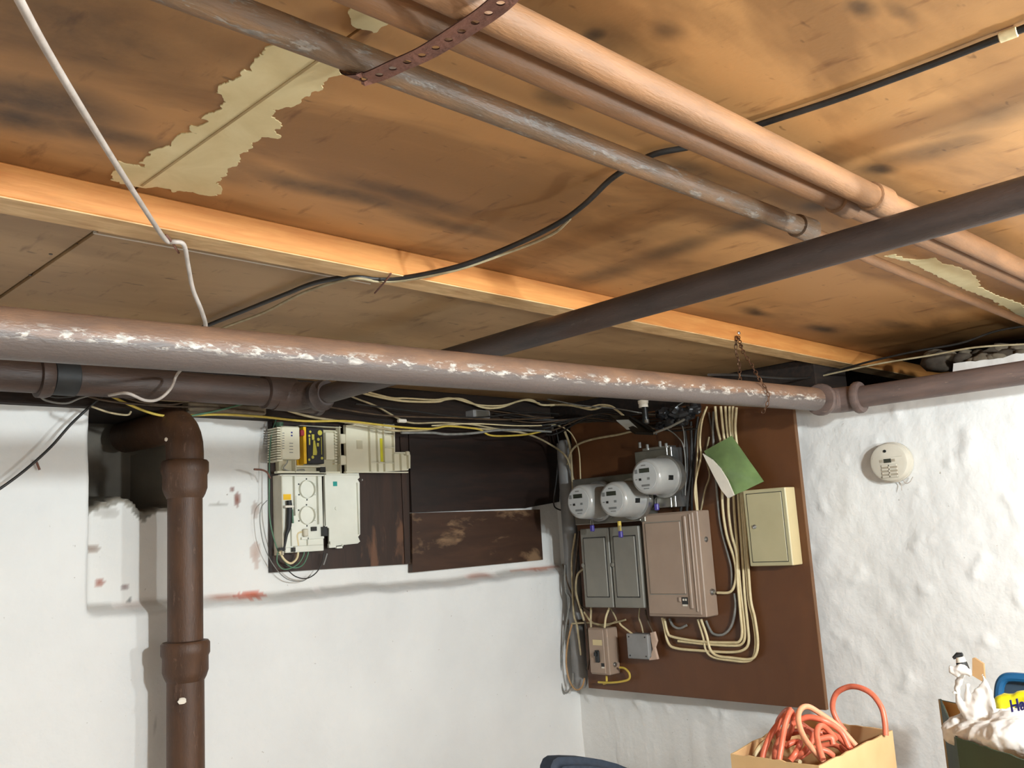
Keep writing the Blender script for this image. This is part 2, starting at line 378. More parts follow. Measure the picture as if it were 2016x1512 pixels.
for px, py, rx, rz, c in ((515, 1172, .05, .012, (.75, .18, .1)), (215, 1145, .012, .012, (.5, .2, .15)), (265, 1155, .01, .008, (.3, .2, .2)),
                          (200, 1080, .018, .01, (.45, .35, .3)), (275, 1181, .008, .006, (.2, .2, .2)), (480, 960, .008, .008, (.3, .12, .1)),
                          (488, 982, .009, .022, (.35, .15, .12)), (230, 1005, .03, .016, (.7, .68, .66)), (452, 990, .03, .006, (.6, .58, .55)), (1075, 1119, .13, .006, (.72, .36, .26)),
                          (305, 1425, .01, .006, (.6, .6, .6)), (525, 1090, .014, .05, (.7, .55, .5)), (525, 1000, .012, .03, (.6, .5, .46))):
    p = ony(px, py, YB); SPOTS.append((p.x, p.z, (rx, rz), c))
wall_back = gridwall('wall_back', lines((-1.7, .7, .06), (.7, .9, .0125), (.9, 2.2, .007), (2.2, 2.95, .0125)), lines((0, .9, .06), (.9, 1.3, .03), (1.3, 1.95, .007)), back_fn)
def right_fn(y, z):
    d = .014*fb(5, y, z, 1.8) + .0045*abs(fb(9, y*1.3, z, 6)) + .0015*fb(1, y, z, 18)
    rg = fb(2, y, z*.8, 11)
    d += .007*sst(.42, .7, rg)
    k = 1-.05*max(0, fb(4, y, z, 3))
    return (XR-d+.006, y, z), (k, k*.995, k*.985)
ztop = H+.422
wall_right = gridwall('wall_right', lines((-3.3, .45, .12), (.45, 2.6, .0125)), lines((0, .8, .08), (.8, ztop, .0125)),
                      lambda y, z: right_fn(y, z if z < H+.34 else H+.34 + (z-H-.34)/(ztop-H-.34)*((ztop if y < .975 else H+.362)-H-.34 + .014*fb(3, y, 0, 9))))
m = MB(); m.box((XR+.03, -3.3, ztop-.1), (XR+1.05, .97, ztop-.012)).box((XR+.03, .97, ztop-.15), (XR+1.05, 1.36, H+.35)); obj('wall_core', m, M['stone_d'], wall_right)
for nm, a, b in (('wall_left', (-1.8, -3.4, 0), (-1.7, 2.8, 2.1)), ('wall_front', (-1.8, -3.4, 0), (3.5, -3.3, 2.1))):
    o = obj(nm, MB().box(a, b), M['wall']); at = o.data.color_attributes.new('tint', 'FLOAT_COLOR', 'POINT')
    for q in at.data: q.color = (1, 1, 1, 1)
    struct(o)
struct(obj('floor', MB().box((-1.8, -3.4, -.05), (3.5, 2.8, 0)), M['concrete']))
# rubble on top of the right wall, behind the pipe
STN = [(1850, 712, 20, 3.0), (1838, 700, 12, 3.05), (1872, 702, 9, 2.98), (1895, 706, 11, 2.95), (1915, 712, 8, 2.92), (1932, 709, 12, 2.92), (1950, 697, 12, 3.0), (1952, 707, 10, 2.92), (1972, 690, 14, 3.02),
       (1985, 700, 13, 2.95), (2005, 692, 12, 3.0), (2012, 700, 11, 2.93), (1925, 698, 9, 3.05), (1900, 696, 8, 3.06), (1965, 704, 9, 2.92)]
for i, (px, py, r, X) in enumerate(STN):
    p = onx(px, py, X); rr = r*p.length/F
    obj('stone', MB().blob(p, (rr*1.1, rr*1.25, rr*.85), 2, .35, 1.5, i), M['stone'] if i % 3 else M['stone_d'], wall_right, 60)
# ceiling: hardboard sheets, filler over the joints
ceiling = bpy.data.objects.new('ceiling', None); COL.objects.link(ceiling); ceiling.location = (0, 0, ZC); ORG[ceiling] = Vector((0, 0, ZC)); struct(ceiling)
YF = 1.328
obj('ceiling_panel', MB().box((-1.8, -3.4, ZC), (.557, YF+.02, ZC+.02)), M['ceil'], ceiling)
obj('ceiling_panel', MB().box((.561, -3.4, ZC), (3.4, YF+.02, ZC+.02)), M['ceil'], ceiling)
obj('ceiling_panel', MB().box((-1.8, YF+.075, ZC-.022), (.557, 2.8, ZC)), M['ceil_back'], ceiling)
obj('ceiling_panel', MB().box((.561, YF+.105, ZC-.026), (3.1, 2.8, ZC)), M['ceil_back'], ceiling)
obj('ceiling_panel', MB().box((.5, YF+.02, ZC-.004), (3.1, YF+.12, ZC+.015)), M['ceil_back'], ceiling)
def ragged(pts, amp, k, seed):
    o = []
    for i, a in enumerate(pts):
        b = pts[(i+1) % len(pts)]; a = Vector(a); b = Vector(b)
        L = (b-a).length; n_ = max(1, int(L/k)); nrm = Vector((-(b-a).y, (b-a).x, 0)).normalized() if L > 0 else Vector()
        for j in range(n_):
            p = a+(b-a)*(j/n_); o.append(p + amp*Vector([sum(noise.noise(Vector((p.x*f_, p.y*f_, seed+9*ax_)))*(45/f_) for f_ in (45, 95, 200, 420)) for ax_ in (0, 1)]+[0]))
    return o
def compound(px_pts, seed, amp=.012, th=.0015, zc=ZC):
    pts = [onz(a, b, zc) for a, b in px_pts]
    return obj('joint_compound', MB().prism(ragged(pts, amp, .0018, seed), (0, 0, -th)), M['compound'], ceiling, 0)
compound([(548, 80), (585, 60), (700, 115), (655, 155), (618, 182), (585, 200), (540, 215), (552, 248), (538, 272), (510, 268), (490, 300), (455, 335), (432, 352), (425, 385), (370, 378), (300, 368), (215, 352), (235, 318), (285, 328), (300, 305), (325, 288), (372, 262), (408, 230), (440, 200), (418, 175), (470, 150), (500, 110)], 1.3)
compound([(690, 20), (700, -25), (760, -10), (800, 20), (775, 35), (745, 60), (715, 58), (685, 45)], 4.1, .008)
compound([(1740, 503), (1760, 500), (1800, 512), (1840, 508), (1858, 520), (1905, 530), (1920, 545), (1930, 565), (1960, 580), (1990, 590), (2060, 625), (2060, 650), (2000, 618), (1950, 588), (1900, 570), (1840, 540), (1790, 515)], 6.6, .006)
# feathered ridge of the joint itself
pa, pb_ = onz(668, 108, ZC), onz(300, 368, ZC)
obj('joint_seam', MB().box((.5572, pb_.y, ZC-.0028), (.5608, pa.y-.03, ZC)), M['seam'], ceiling)
for px, py in ((100, 500), (150, 508), (60, 541), (112, 546), (155, 480), (212, 475), (20, 585), (75, 560)):
    obj('nail_head', MB().lathe([(0, .0034), (.0012, .003)], onz(px, py, ZC-.022), (0, 0, -1), 8), M['iron'], ceiling)
# fir strip nailed across the ceiling
t1 = struct(obj('trim_1', MB().box((-1.7, YF, ZC-.05), (3.9, YF+.066, ZC), .002), M['fir']))
obj('strip_underside', MB().box((-1.7, YF+.001, ZC-.0515), (3.9, YF+.065, ZC-.0495)), M['fir_pale'], t1)
p, q = onz(185, 455, ZC-.024), onz(730, 556, ZC-.024)
obj('panel_edge', MB().box((p.x, p.y, ZC-.0275), (q.x, p.y+.004, ZC-.0235)), M['paper'], ceiling)
# dark brown sill beams above the walls
struct(obj('trim_2', MB().box((-1.7, 2.485, H+.402), (2.75, 2.8, ZC-.026), .004), M['sill']))
struct(obj('trim_3', MB().box((2.87, 1.40, H+.36), (3.1, 2.6, ZC-.026), .004), M['sill']))
struct(obj('trim_4', MB().box((3.95, -3.3, H+.2), (4.1, 2.6, ZC+.3), .004), M['sill']))
m = MB(); p = ony(372, 797, 2.44); q = ony(525, 800, 2.44)
m.box((p.x, 2.44, p.z-.016), (q.x, 2.52, p.z+.010), .004); obj('mortar_lump', m, M['stone'], wall_back)

# ------------------------------------------------------------------ pipes
def bigp(px, py): return ony(px, py, 1.27)
A, B = bigp(0, 655), bigp(1604, 786)
A = A+(A-B)*.35
t = thing('water_pipe', 'long pinkish brown pipe with whitish streaks, hung by a chain across the room', 'pipe', A)
RP = .0345
ELB = Vector((2.70, 1.27, B.z+.001))
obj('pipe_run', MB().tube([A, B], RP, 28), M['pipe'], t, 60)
Rz = onx(1671, 785, 2.70).z
R0 = Vector((2.70, 1.235, Rz)); R1 = Vector((2.70, -.6, Rz-.004))
obj('pipe_run', MB().tube([R0, R1], .0325, 28), M['pipe2'], t, 60)['label'] = 'darker grey brown run along the right wall'
e = MB()
arc = [ELB+Vector((-.075, 0, 0)), ELB+Vector((-.05, 0, 0)), ELB+Vector((-.025, -.006, 0)), ELB+Vector((-.006, -.022, 0)), ELB+Vector((0, -.05, 0)), ELB+Vector((0, -.075, 0))]
e.tube(arc, .039, 20, 3)
elb = obj('elbow', e, M['pipe2'], t, 60)
for c, ax in ((ELB+Vector((-.082, 0, 0)), (1, 0, 0)), (ELB+Vector((0, -.082, 0)), (0, 1, 0))):
    obj('collar', MB().lathe([(-.011, .037), (-.010, .046), (-.004, .0485), (.006, .0485), (.011, .046), (.012, .038)], c, ax, 24), M['pipe2'], elb, 40)

# dark drain: horizontal run by the back wall, cross run towards the camera
D0, D1 = ony(0, 737, 2.25), ony(560, 775, 2.25)
D0 = D0+(D0-D1)*.6; zD = D1.z
XC = 1.433
t = thing('drain_line', 'dark brown cast iron drain pipe along back wall with long branch crossing under the ceiling', 'pipe', D0)
obj('pipe_run', MB().tube([D0, D1], .0385, 24), M['iron_x'], t, 60)
zc0, zc1 = H+.413, H+.433
obj('pipe_run', MB().tube([(XC, 2.20, zc0), (XC, -.8, zc1+.02)], .0265, 24), M['iron'], t, 60)['label'] = 'dark branch crossing the ceiling'
c0, c1 = ony(72, 740, 2.25), ony(100, 742, 2.25); c2 = ony(136, 746, 2.25)
obj('hub', MB().lathe([(0, .04), (.002, .0485), (.02, .0485), (.03, .045), ((c1-c0).length, .041)], (c0.x, 2.25, D1.z+(D0.z-D1.z)*(D1.x-c0.x)/(D1.x-D0.x)), (1, 0, 0), 24), M['iron_x'], t, 40)
obj('coupling_sleeve', MB().lathe([(0, .0395), (.002, .0425), (.055, .0425), (.057, .0395)], (c1.x, 2.25, c1.z), (1, 0, 0), 24), M['rubber'], t, 40)
h0 = ony(520, 771, 2.25)
obj('hub', MB().lathe([(-.004, .039), (0, .0475), (.045, .0475), (.052, .044), (.09, .044)], h0, (1, 0, 0), 24), M['iron_x'], t, 40)
cc = Vector((XC, 2.25, (zD+zc0)/2))
wy = MB().tube([cc+Vector((-.09, 0, .004)), cc+Vector((.06, 0, 0))], .044, 20)
wy.tube([cc+Vector((-.05, .0, 0)), cc+Vector((-.02, -.03, 0)), cc+Vector((0, -.075, 0)), cc+Vector((0, -.13, 0))], [.042, .04, .034, .03], 20, 3)
wyo = obj('wye_fitting', wy, M['iron_x'], t, 60)
obj('collar', MB().lathe([(0, .03), (.003, .043), (.02, .043), (.026, .036), (.045, .031)], (XC, 2.165, zc0), (0, -1, 0), 24), M['iron'], wyo, 40)
obj('collar', MB().lathe([(0, .04), (.003, .0485), (.02, .0485), (.024, .04)], cc+Vector((.04, 0, 0)), (1, 0, 0), 24), M['iron'], wyo, 40)

# soil stack
SX, SY, SR = 1.157, 2.40, .0475
z_e, z_h1, z_h2 = ony(363, 905, SY).z, ony(360, 912, SY).z, ony(362, 1268, SY).z
t = thing('soil_stack', 'thick rust brown cast iron stack pipe standing by the white back wall', 'pipe', (SX, SY, 0))
obj('pipe_run', MB().tube([(SX, SY, 0), (SX, SY, z_h2-.02)], SR, 28), M['stack'], t, 60)
obj('pipe_run', MB().tube([(SX, SY, z_h2-.03), (SX, SY, z_h1-.02)], SR-.002, 28), M['stack'], t, 60)
def hub(z): return MB().lathe([(.012, .046), (.010, .058), (.004, .0625), (-.022, .0625), (-.030, .0585), (-.066, .0585), (-.082, .053), (-.092, .0475)], (SX, SY, z), (0, 0, 1), 28)
obj('hub', hub(z_h1-.003), M['stack'], t, 40); obj('hub', hub(z_h2-.003), M['stack'], t, 40)
zt = ony(363, 862, SY).z
el = [Vector((SX, SY, z_e-.02)), Vector((SX, SY, z_e+.02))] + [Vector((SX, SY+.085*(1-math.cos(a)), z_e+.02+.085*math.sin(a))) for a in [math.radians(k) for k in (15, 30, 45, 60, 75, 90)]] + [Vector((SX, SY+.22, z_e+.105)), Vector((SX, SY+.39, z_e+.11))]
obj('elbow', MB().tube(el, .0495, 28), M['stack'], t, 60)
m = MB().blob(ony(327, 865, SY-.06), (.005, .004, .006), 1, .3); m = obj('paint_fleck', m, M['paper'], t)
m = MB().blob(ony(358, 1380, SY-SR), (.012, .004, .008), 2, .5, 2, 3); obj('paint_fleck', m, M['paper'], t)

# three pipes tight under the ceiling
CP = {}
for key, pa, pb, r, mt, lab in (('top', (1000, 42), (1504, 285), .0195, 'pipe_tan', 'thick tan ceiling pipe on the right of the three strapped pipes'),
                               ('mid', (1000, 112), (1936, 522), .0165, 'pipe_tan', 'slim brown ceiling pipe in the middle of the three strapped pipes'),
                               ('low', (1000, 228), (1590, 452), .0165, 'pipe_grey', 'scuffed grey brown ceiling pipe on the left of the three strapped pipes')):
    zz = H+.505 if key != 'top' else H+.500
    P, Q = onz(*pa, zz), onz(*pb, zz); y = (P.y+Q.y)/2
    y0 = P.y+(Q.y-P.y)*(-1.2-P.x)/(Q.x-P.x); y1 = P.y+(Q.y-P.y)*(3.15-P.x)/(Q.x-P.x)
    CP[key] = (P, Q, r, zz)
    t = thing('ceiling_pipe', lab, 'pipe', (-1.2, y0, zz), 'pipes strapped under the ceiling')
    if key == 'low':
        P2, Q2 = onz(1720, 513, H+.51), onz(2003, 628, H+.51); xe = 1.50; ye = y0+(y1-y0)*(xe+1.2)/4.35
        obj('pipe_run', MB().tube([(-1.2, y0, zz), (xe, ye, zz)], r, 20), M[mt], t, 60)
        k = obj('pipe_run', MB().tube([(xe-.03, ye, zz), P2, Q2, Q2+(Q2-P2)*.25], .0105, 16), M['pipe_tan'], t, 60); k['label'] = 'thin tan tail of the pipe beyond the coupling'
    else: obj('pipe_run', MB().tube([(-1.2, y0, zz), (3.3, y1+(y1-y0)*.15/4.35, zz)], r, 20), M[mt], t, 60)
    xs = {'top': 1.42, 'mid': 1.405, 'low': 1.47}[key]; ys = y0+(y1-y0)*(xs+1.2)/4.35
    obj('coupling', MB().lathe([(0, r), (.002, r+.004), (.05, r+.005), (.052, r)], (xs, ys, zz), (1, (y1-y0)/4.35, 0), 20), M[mt], t, 40)
# perforated hanger strap under the three pipes
sp = [(690, 122, .548), (693, 152, .490), (730, 152, .484), (785, 128, .482), (840, 103, .481), (900, 66, .479), (960, 26, .477), (1000, -8, .476), (1030, -40, .485), (1040, -70, .545)]
path = [onz(a, b, H+z) for a, b, z in sp]; path, _ = catmull(path, [0]*len(path), 14)
acc = [0]
for i in range(1, len(path)): acc.append(acc[-1]+(path[i]-path[i-1]).length)
def at(s):
    s = max(0, min(acc[-1]-1e-6, s))
    for i in range(1, len(acc)):
        if acc[i] >= s: k = (s-acc[i-1])/max(1e-9, acc[i]-acc[i-1]); return path[i-1]+(path[i]-path[i-1])*k
m = MB(); cell = .0205; hw = .0125; s = 0.0
def strap_pt(s, a, side):
    p = at(s); tdir = (at(s+.002)-at(s-.002)); tdir = tdir.normalized() if tdir.length > 0 else Vector((0, -1, 0))
    wd = Vector((1, 0, 0)); wd = (wd-tdir*wd.dot(tdir)).normalized(); nr = tdir.cross(wd)
    return p+wd*a+nr*side
while s+cell < acc[-1]:
    for side in (.0007, -.0007):
        ang = [2*math.pi*k/16 for k in range(16)]
        inn = [strap_pt(s+cell/2+.0042*math.cos(a), .0042*math.sin(a), side) for a in ang]
        out = []
        for a in ang:
            c_, s_ = math.cos(a), math.sin(a); kx = min((cell/2)/max(1e-6, abs(c_)), hw/max(1e-6, abs(s_)))
            out.append(strap_pt(s+cell/2+c_*kx, s_*kx, side))
        cor = [strap_pt(s+cell/2+i*cell/2, j*hw, side) for i, j in ((1, 1), (-1, 1), (-1, -1), (1, -1))]
        V = inn+out+cor; Fq = [(k, (k+1) % 16, 16+(k+1) % 16, 16+k) for k in range(16)]
        # corner fillers
        aa = math.atan2(hw, cell/2)
        for ci, ca in enumerate((aa, math.pi-aa, math.pi+aa, 2*math.pi-aa)):
            k = int(ca/(2*math.pi/16)); Fq.append((16+k % 16, 32+ci, 16+(k+1) % 16))
        m.add(V, Fq)
    s += cell
tag(obj('hanger_strap', m, M['rust'], None, 0), 'rusty perforated metal strap holding up the three ceiling pipes', 'strap')

# ------------------------------------------------------------------ chain and nails
def link(m, c, d, side, L=.0125, wdt=.0045, r=.0013):
    d = d.normalized(); side = (side-d*side.dot(d)).normalized(); pts = []
    for k in range(13):
        a = 2*math.pi*k/12; pts.append(Vector(c)+d*(L*math.cos(a)*.5*1.25)+side*(wdt*math.sin(a)))
    m.tube(pts, r, 5); return m
t = thing('pipe_chain', 'rusty link chain hanging from fir strip and looped round the big pipe', 'chain', ony(1452, 658, YF-.004))
ch = [ony(1453, 662, YF-.006), ony(1462, 690, 1.29), ony(1478, 716, 1.262), ony(1494, 744, 1.235), ony(1507, 764, 1.228), ony(1513, 782, 1.228), ony(1509, 800, 1.24), ony(1500, 813, 1.26)]
ch2 = [ony(1450, 664, YF-.006), ony(1449, 690, 1.33), ony(1455, 715, 1.335), ony(1456, 738, 1.33), ony(1458, 760, 1.325)]
for path_ in (ch, ch2):
    P, _ = catmull(path_, [0]*len(path_), 10); d = 0; nxt = 0; i = 0
    for a, b in zip(P, P[1:]):
        d += (b-a).length
        if d >= nxt:
            sd = Vector((1, .2, 0)) if i % 2 else Vector((0, 1, .3)); obj('link', link(MB(), b, b-a, sd), M['chain'], t, 60); nxt += .0128; i += 1
obj('nail_head', MB().lathe([(0, .004), (.004, .005), (.006, .003)], ony(1453, 656, YF), (0, -1, 0), 10), M['steel'], t)
def nail(pts, lab, mt='rust', r=.0018):
    return tag(obj('bent_nail', MB().tube(pts, r, 6, 3), M[mt]), lab, 'nail')
zu = ZC-.052
nail([onz(326, 462, zu), onz(338, 476, zu-.006), onz(352, 498, zu-.012)], 'bent nail under fir strip hooking the white cable')
nail([onz(770, 538, zu), onz(760, 552, zu-.008), onz(738, 577, zu-.012)], 'bent nail under fir strip hooking the black cable')

# ------------------------------------------------------------------ cables
def cable(pts, r, mt, lab, group=None, name='cable', n=7, sm=5):
    return tag(obj(name, MB().tube(pts, r, n, sm), M[mt], None, 70), lab, 'cable', group)
def YP(y, *pp): return [ony(a, b, y) for a, b in pp]
def XP(x, *pp): return [onx(a, b, x) for a, b in pp]
def ZP(z, *pp): return [onz(a, b, z) for a, b in pp]
# white cable hanging top left
cable([onz(10, -60, H+.40), onz(38, 0, H+.405), onz(110, 130, H+.43), onz(220, 310, H+.465), onz(300, 435, H+.488), onz(328, 474, H+.492), onz(344, 476, H+.492)] +
      YP(1.36, (362, 482)) + YP(1.40, (370, 520)) + YP(1.43, (380, 570)) + YP(1.46, (398, 615)) + YP(1.55, (404, 650)) + YP(1.8, (385, 700)) + YP(2.12, (350, 735), (336, 765), (312, 786), (285, 788), (250, 774)) + YP(2.20, (215, 778)), .0038, 'white_c',
      'white cable strung from the ceiling over fir strip down behind the big pipe', n=8)
# black cable and its cream companion over the ceiling
zk = ZC-.008
BK = ZP(zk, (2080, 30), (1975, 72), (1800, 140), (1640, 198), (1505, 242), (1430, 268), (1365, 288), (1290, 303), (1238, 330)) + ZP(H+.528, (1200, 355), (1150, 403)) + ZP(H+.51, (1095, 442), (1000, 488)) + ZP(H+.497, (900, 525), (800, 546), (745, 549), (690, 545)) + ZP(H+.512, (620, 557), (560, 580), (480, 612), (405, 642), (340, 668))
cable(BK, .0048, 'black_c', 'black cable running across the ceiling over the three pipes to the big pipe', n=8)
cable(ZP(H+.513, (1122, 431), (1085, 462), (1000, 497)) + ZP(H+.4925, (900, 531), (800, 551), (745, 554), (690, 549)) + ZP(H+.51, (600, 575), (520, 615), (440, 645), (380, 672)), .0028, 'cream_d', 'thin cream cable running beside the black ceiling cable')
t = thing('cable_coupler', 'pale cylindrical coupler on the black cable at upper right', 'connector', onz(1985, 68, zk))
obj('sleeve', MB().lathe([(-.010, .0052), (-.009, .0066), (.009, .0066), (.010, .0052)], onz(1985, 68, zk), onz(2016, 57, zk)-onz(1975, 72, zk), 14), M['cream'], t)
# cables at the right end of the ceiling
cable(YP(1.26, (1395, 738)) + YP(1.4, (1450, 738), (1560, 745)) + [onx(1620, 738, 2.95), onx(1700, 715, 2.95), onx(1800, 692, 2.92), onx(1890, 676, 2.92), onx(1960, 652, 2.9), onx(2030, 640, 2.9)], .0035, 'black_c', 'dark cable sagging under the ceiling above the right wall')
cable([onx(1600, 744, 2.93), onx(1720, 718, 2.91), onx(1830, 700, 2.9), onx(1920, 684, 2.88), onx(2030, 677, 2.88)], .003, 'cream_d', 'dusty cream cable lying along the rubble above the right wall')
# bundle stapled along the dark sill
yb = 2.455
cable(YP(yb, (690, 766), (730, 778), (790, 789), (857, 791), (880, 786), (910, 786), (950, 802), (985, 802), (1020, 790), (1045, 787), (1066, 797)) + XP(2.72, (1100, 797), (1130, 799), (1165, 806), (1195, 799), (1215, 808), (1235, 826)), .0042, 'cream', 'cream cable waving along the top of the dark sill beam', n=8)
cable(YP(yb-.004, (725, 772), (770, 783), (800, 784), (856, 787), (890, 784), (940, 797), (990, 798), (1030, 788), (1062, 794)), .0032, 'cream', 'second cream cable twinned with the waving cable on the sill')
cable(XP(2.71, (1085, 799), (1110, 796), (1150, 803), (1180, 797), (1205, 800), (1226, 818), (1243, 834)), .003, 'cream', 'short cream cable dropping to the black bracket')
cable(YP(yb, (668, 768), (700, 784), (742, 800), (785, 824), (815, 833), (870, 832), (930, 836), (985, 845), (1040, 846)), .0032, 'cream_d', 'tan cable slanting from the drain fitting to the sill bundle')
cable(YP(yb-.01, (215, 778), (262, 800), (300, 814), (330, 819), (370, 818), (440, 816), (520, 821), (600, 829), (680, 829), (745, 836), (800, 842), (850, 844), (880, 839), (920, 842), (945, 846), (965, 857), (1000, 858), (1040, 855), (1072, 848)), .0036, 'yellow_c', 'yellow cable running the whole sill from drain hub to meters', n=8)
cable(YP(yb-.006, (480, 788), (540, 800), (600, 818), (660, 828), (720, 836), (780, 848), (840, 846), (880, 838), (930, 843), (1000, 848), (1040, 855)) + [onx(1078, 872, 2.73), onx(1112, 896, 2.735), onx(1124, 925, 2.762), onx(1132, 958, 2.765)], .004, 'cream_d', 'tan cable sweeping from the sill down behind the left meter', n=8)
cable(YP(yb-.012, (790, 852), (850, 852), (880, 855), (930, 853), (980, 847), (1030, 847), (1085, 850)), .0045, 'grey_c', 'grey cable along the bottom edge of the sill bundle', n=8)
cable(YP(yb-.002, (850, 838), (930, 834), (1010, 838), (1060, 838), (1090, 836)) + XP(2.765, (1115, 845), (1130, 862), (1140, 890), (1143, 945)), .0026, 'cream', 'thin cream cable bending down right of the grey conduit')
cable(XP(2.755, (1117, 915), (1124, 890), (1140, 874), (1170, 864), (1215, 856), (1250, 848), (1290, 842)), .0045, 'cream_d', 'dusty tan cable arching from conduit to the black bracket', n=8)
cable(XP(2.76, (1112, 850), (1122, 880), (1126, 930), (1128, 965)), .005, 'cream_d', 'thick dusty cable beside the grey conduit top', n=8)
cable(XP(2.77, (1095, 845), (1100, 880), (1096, 940), (1090, 990), (1100, 1003), (1118, 1005)), .003, 'black_c', 'black cable looping round the conduit by plywood edge')
for i, (pp, mt, lab) in enumerate(((((140, 770), (215, 790), (330, 800), (420, 802), (520, 812)), 'brown_c', 'brown cable sagging under the drain above the dark niche'),
    (((75, 770), (110, 782), (160, 778), (210, 772)), 'black_c', 'black cable loop hanging under the drain hub'),
    (((75, 774), (90, 788), (130, 794), (160, 783), (212, 770)), 'grey_c', 'grey cable loop hanging lowest under the drain hub'),
    (((215, 772), (270, 790), (330, 797), (372, 790)), 'brown_c', 'short brown cable above the dark niche'),
    (((180, 800), (215, 812), (250, 817), (258, 810)), 'cream_d', 'stray tan wire end in the dark niche'),
    (((235, 775), (300, 785), (330, 788), (372, 790)), 'cream', 'short cream cable under the drain pipe'),
    (((640, 800), (760, 818), (880, 822), (1000, 826), (1090, 822)), 'brown_c', 'sooty brown cable in the middle of the sill'),
    (((700, 795), (820, 810), (930, 822), (1040, 812), (1100, 815)), 'black_c', 'black cable across the middle of the sill'),
    
    (((360, 822), (430, 808), (500, 790), (540, 785)), 'green_c', 'green wire running up to the drain hub'))):
    cable(YP(yb-.016-.002*i, *pp), .0028, mt, lab)
cable(XP(2.69, (1055, 781), (1100, 790), (1130, 796), (1160, 800), (1210, 804), (1256, 812)), .0024, 'grey_c', 'thin grey wire near the white collar')
cable(XP(2.72, (1256, 812), (1290, 816), (1320, 806), (1345, 792)), .0024, 'grey_c', 'thin grey wire rising right of the white collar')
for i in range(9):                         # sooty wires crowded in the corner above the meters
    a = 1090+i*10; yy = 800+i*6
    cable(YP(yb+.01-.003*i, (940+i*17, 800+i*7), (1020+i*10, 812+i*5)) + XP(2.768-.004*i, (1120+i*9, 835-i*3), (1200+i*13, 822+i*3), (1300+i*9, 812+i*4)), .003, ['black_c', 'brown_c', 'black_c'][i % 3],
          'one of the sooty dark wires crowded in the corner above the meters', 'sooty wires above the meters', name='wire', n=6)
# thin cable drooping across the left wall
cable(YP(2.47, (-20, 972), (0, 962), (50, 925), (100, 880), (140, 835), (182, 796), (212, 772)), .0036, 'black_c', 'black cable drooping across the white wall at far left', n=8)
nail(YP(2.515, (70, 905), (74, 915), (78, 925)), 'rusty hook under the black cable on the left wall', r=.003)
nail(YP(2.50, (500, 924), (515, 925), (526, 930), (532, 942)), 'dark bent spike left of the ivory boxes', r=.003)

# ------------------------------------------------------------------ plywood boards on the back wall
YPL = YB+.042                               # board faces
def wboard(name, quad, lab, mt, th=.018, dy=0):
    pts = [ony(a, b, YPL-dy) for a, b in quad]
    o = obj(name, MB().prism(pts, (0, th+dy, 0)), M[mt]); return tag(o, lab, 'board', 'dark plywood boards on the back wall')
wboard('plywood_board', [(533, 800), (803, 836), (808, 1110), (535, 1127)], 'dark plywood board behind the two ivory boxes', 'ply')
wboard('plywood_board', [(804, 832), (1105, 850), (1101, 988), (1035, 1000), (811, 1009)], 'sooty dark plywood board below the sill cables', 'ply_dark', dy=.002)
wboard('plywood_board', [(811, 1010), (1063, 1003), (1069, 1102), (812, 1127)], 'worn dark plywood board with pale scuffs lowest in the corner', 'ply_worn', dy=.004)
p = ony(795, 860, YPL); q = ony(806, 1110, YPL)
tag(obj('plywood_cleat', MB().box((q.x-.022, YPL-.006, q.z), (q.x, YPL+.018, p.z), .001), M['ply']), 'narrow vertical dark cleat between the plywood boards', 'board')

# ------------------------------------------------------------------ ivory terminal box (upper) and splice box (lower)
def yb_(m, p0, p1, yf, yk, bev=.0015):
    a, b = ony(*p0, yf), ony(*p1, yf); m.box((a.x, yf, a.z), (b.x, yk, b.z), bev); return m
y1 = YPL-.001
t = thing('backup_power_box', 'open ivory box with black and yellow battery above the splice box', 'box', ony(600, 932, y1))
obj('housing', yb_(MB(), (548, 842), (672, 932), y1-.022, y1), M['ivory_d'], t)
fr = MB(); yb_(fr, (590, 837), (673, 842), y1-.045, y1-.02); yb_(fr, (669, 838), (673, 932), y1-.045, y1-.02); yb_(fr, (546, 927), (673, 932), y1-.04, y1-.02); yb_(fr, (582, 903), (584, 930), y1-.045, y1-.02)
yb_(fr, (584, 916), (640, 920), y1-.045, y1-.02)
obj('rim', fr, M['ivory'], t)
cv = yb_(MB(), (553, 838), (592, 904), y1-.07, y1-.012, .004)
cvo = obj('transformer_cover', cv, M['ivory'], t)
for k in range(14):
    a = ony(547, 842+k*4.9, y1-.06); obj('cooling_rib', MB().box((a.x-.006, y1-.066, a.z-.0035), (a.x+.014, y1-.008, a.z+.0015), .001), M['ivory'], cvo)
dm = MB()
for k in range(4): yb_(dm, (570, 872+k*6), (577, 873.5+k*6), y1-.0705, y1-.068, 0)
for k in range(7): yb_(dm, (556, 852+k*5), (560, 853.5+k*5), y1-.0705, y1-.068, 0)
obj('vent_slots', dm, M['print'], cvo)
dm = MB()
for q in ((573, 850), (573, 856)): yb_(dm, q, (q[0]+3, q[1]+3), y1-.0708, y1-.068, 0)
obj('indicator', dm, M['ink'], cvo)
bt = obj('battery', yb_(MB(), (604, 841), (639, 913), y1-.06, y1-.02, .002), M['battery'], t)
obj('yellow_label', yb_(MB(), (597, 840), (604.5, 913), y1-.0605, y1-.02, .001), M['yellow'], bt)
yb_(m := MB(), (585, 905), (598, 918), y1-.03, y1-.02, .001); obj('yellow_label', m, M['yellow'], bt)
obj('red_tab', yb_(MB(), (592, 846), (600, 858), y1-.062, y1-.03, .002), M['red'], bt)
pr = MB(); yf = y1-.0612
def disc(m, px, py, r, yf, n=12):
    c = ony(px, py, yf); m.lathe([(0, r), (.0012, r)], c, (0, 1, 0), n)
for q in ((630, 852, .0085), (627, 865, .005), (611, 850, .004), (609, 858, .004), (616, 900, .005), (609, 905, .004), (634, 902, .0045)): disc(pr, *q, yf)
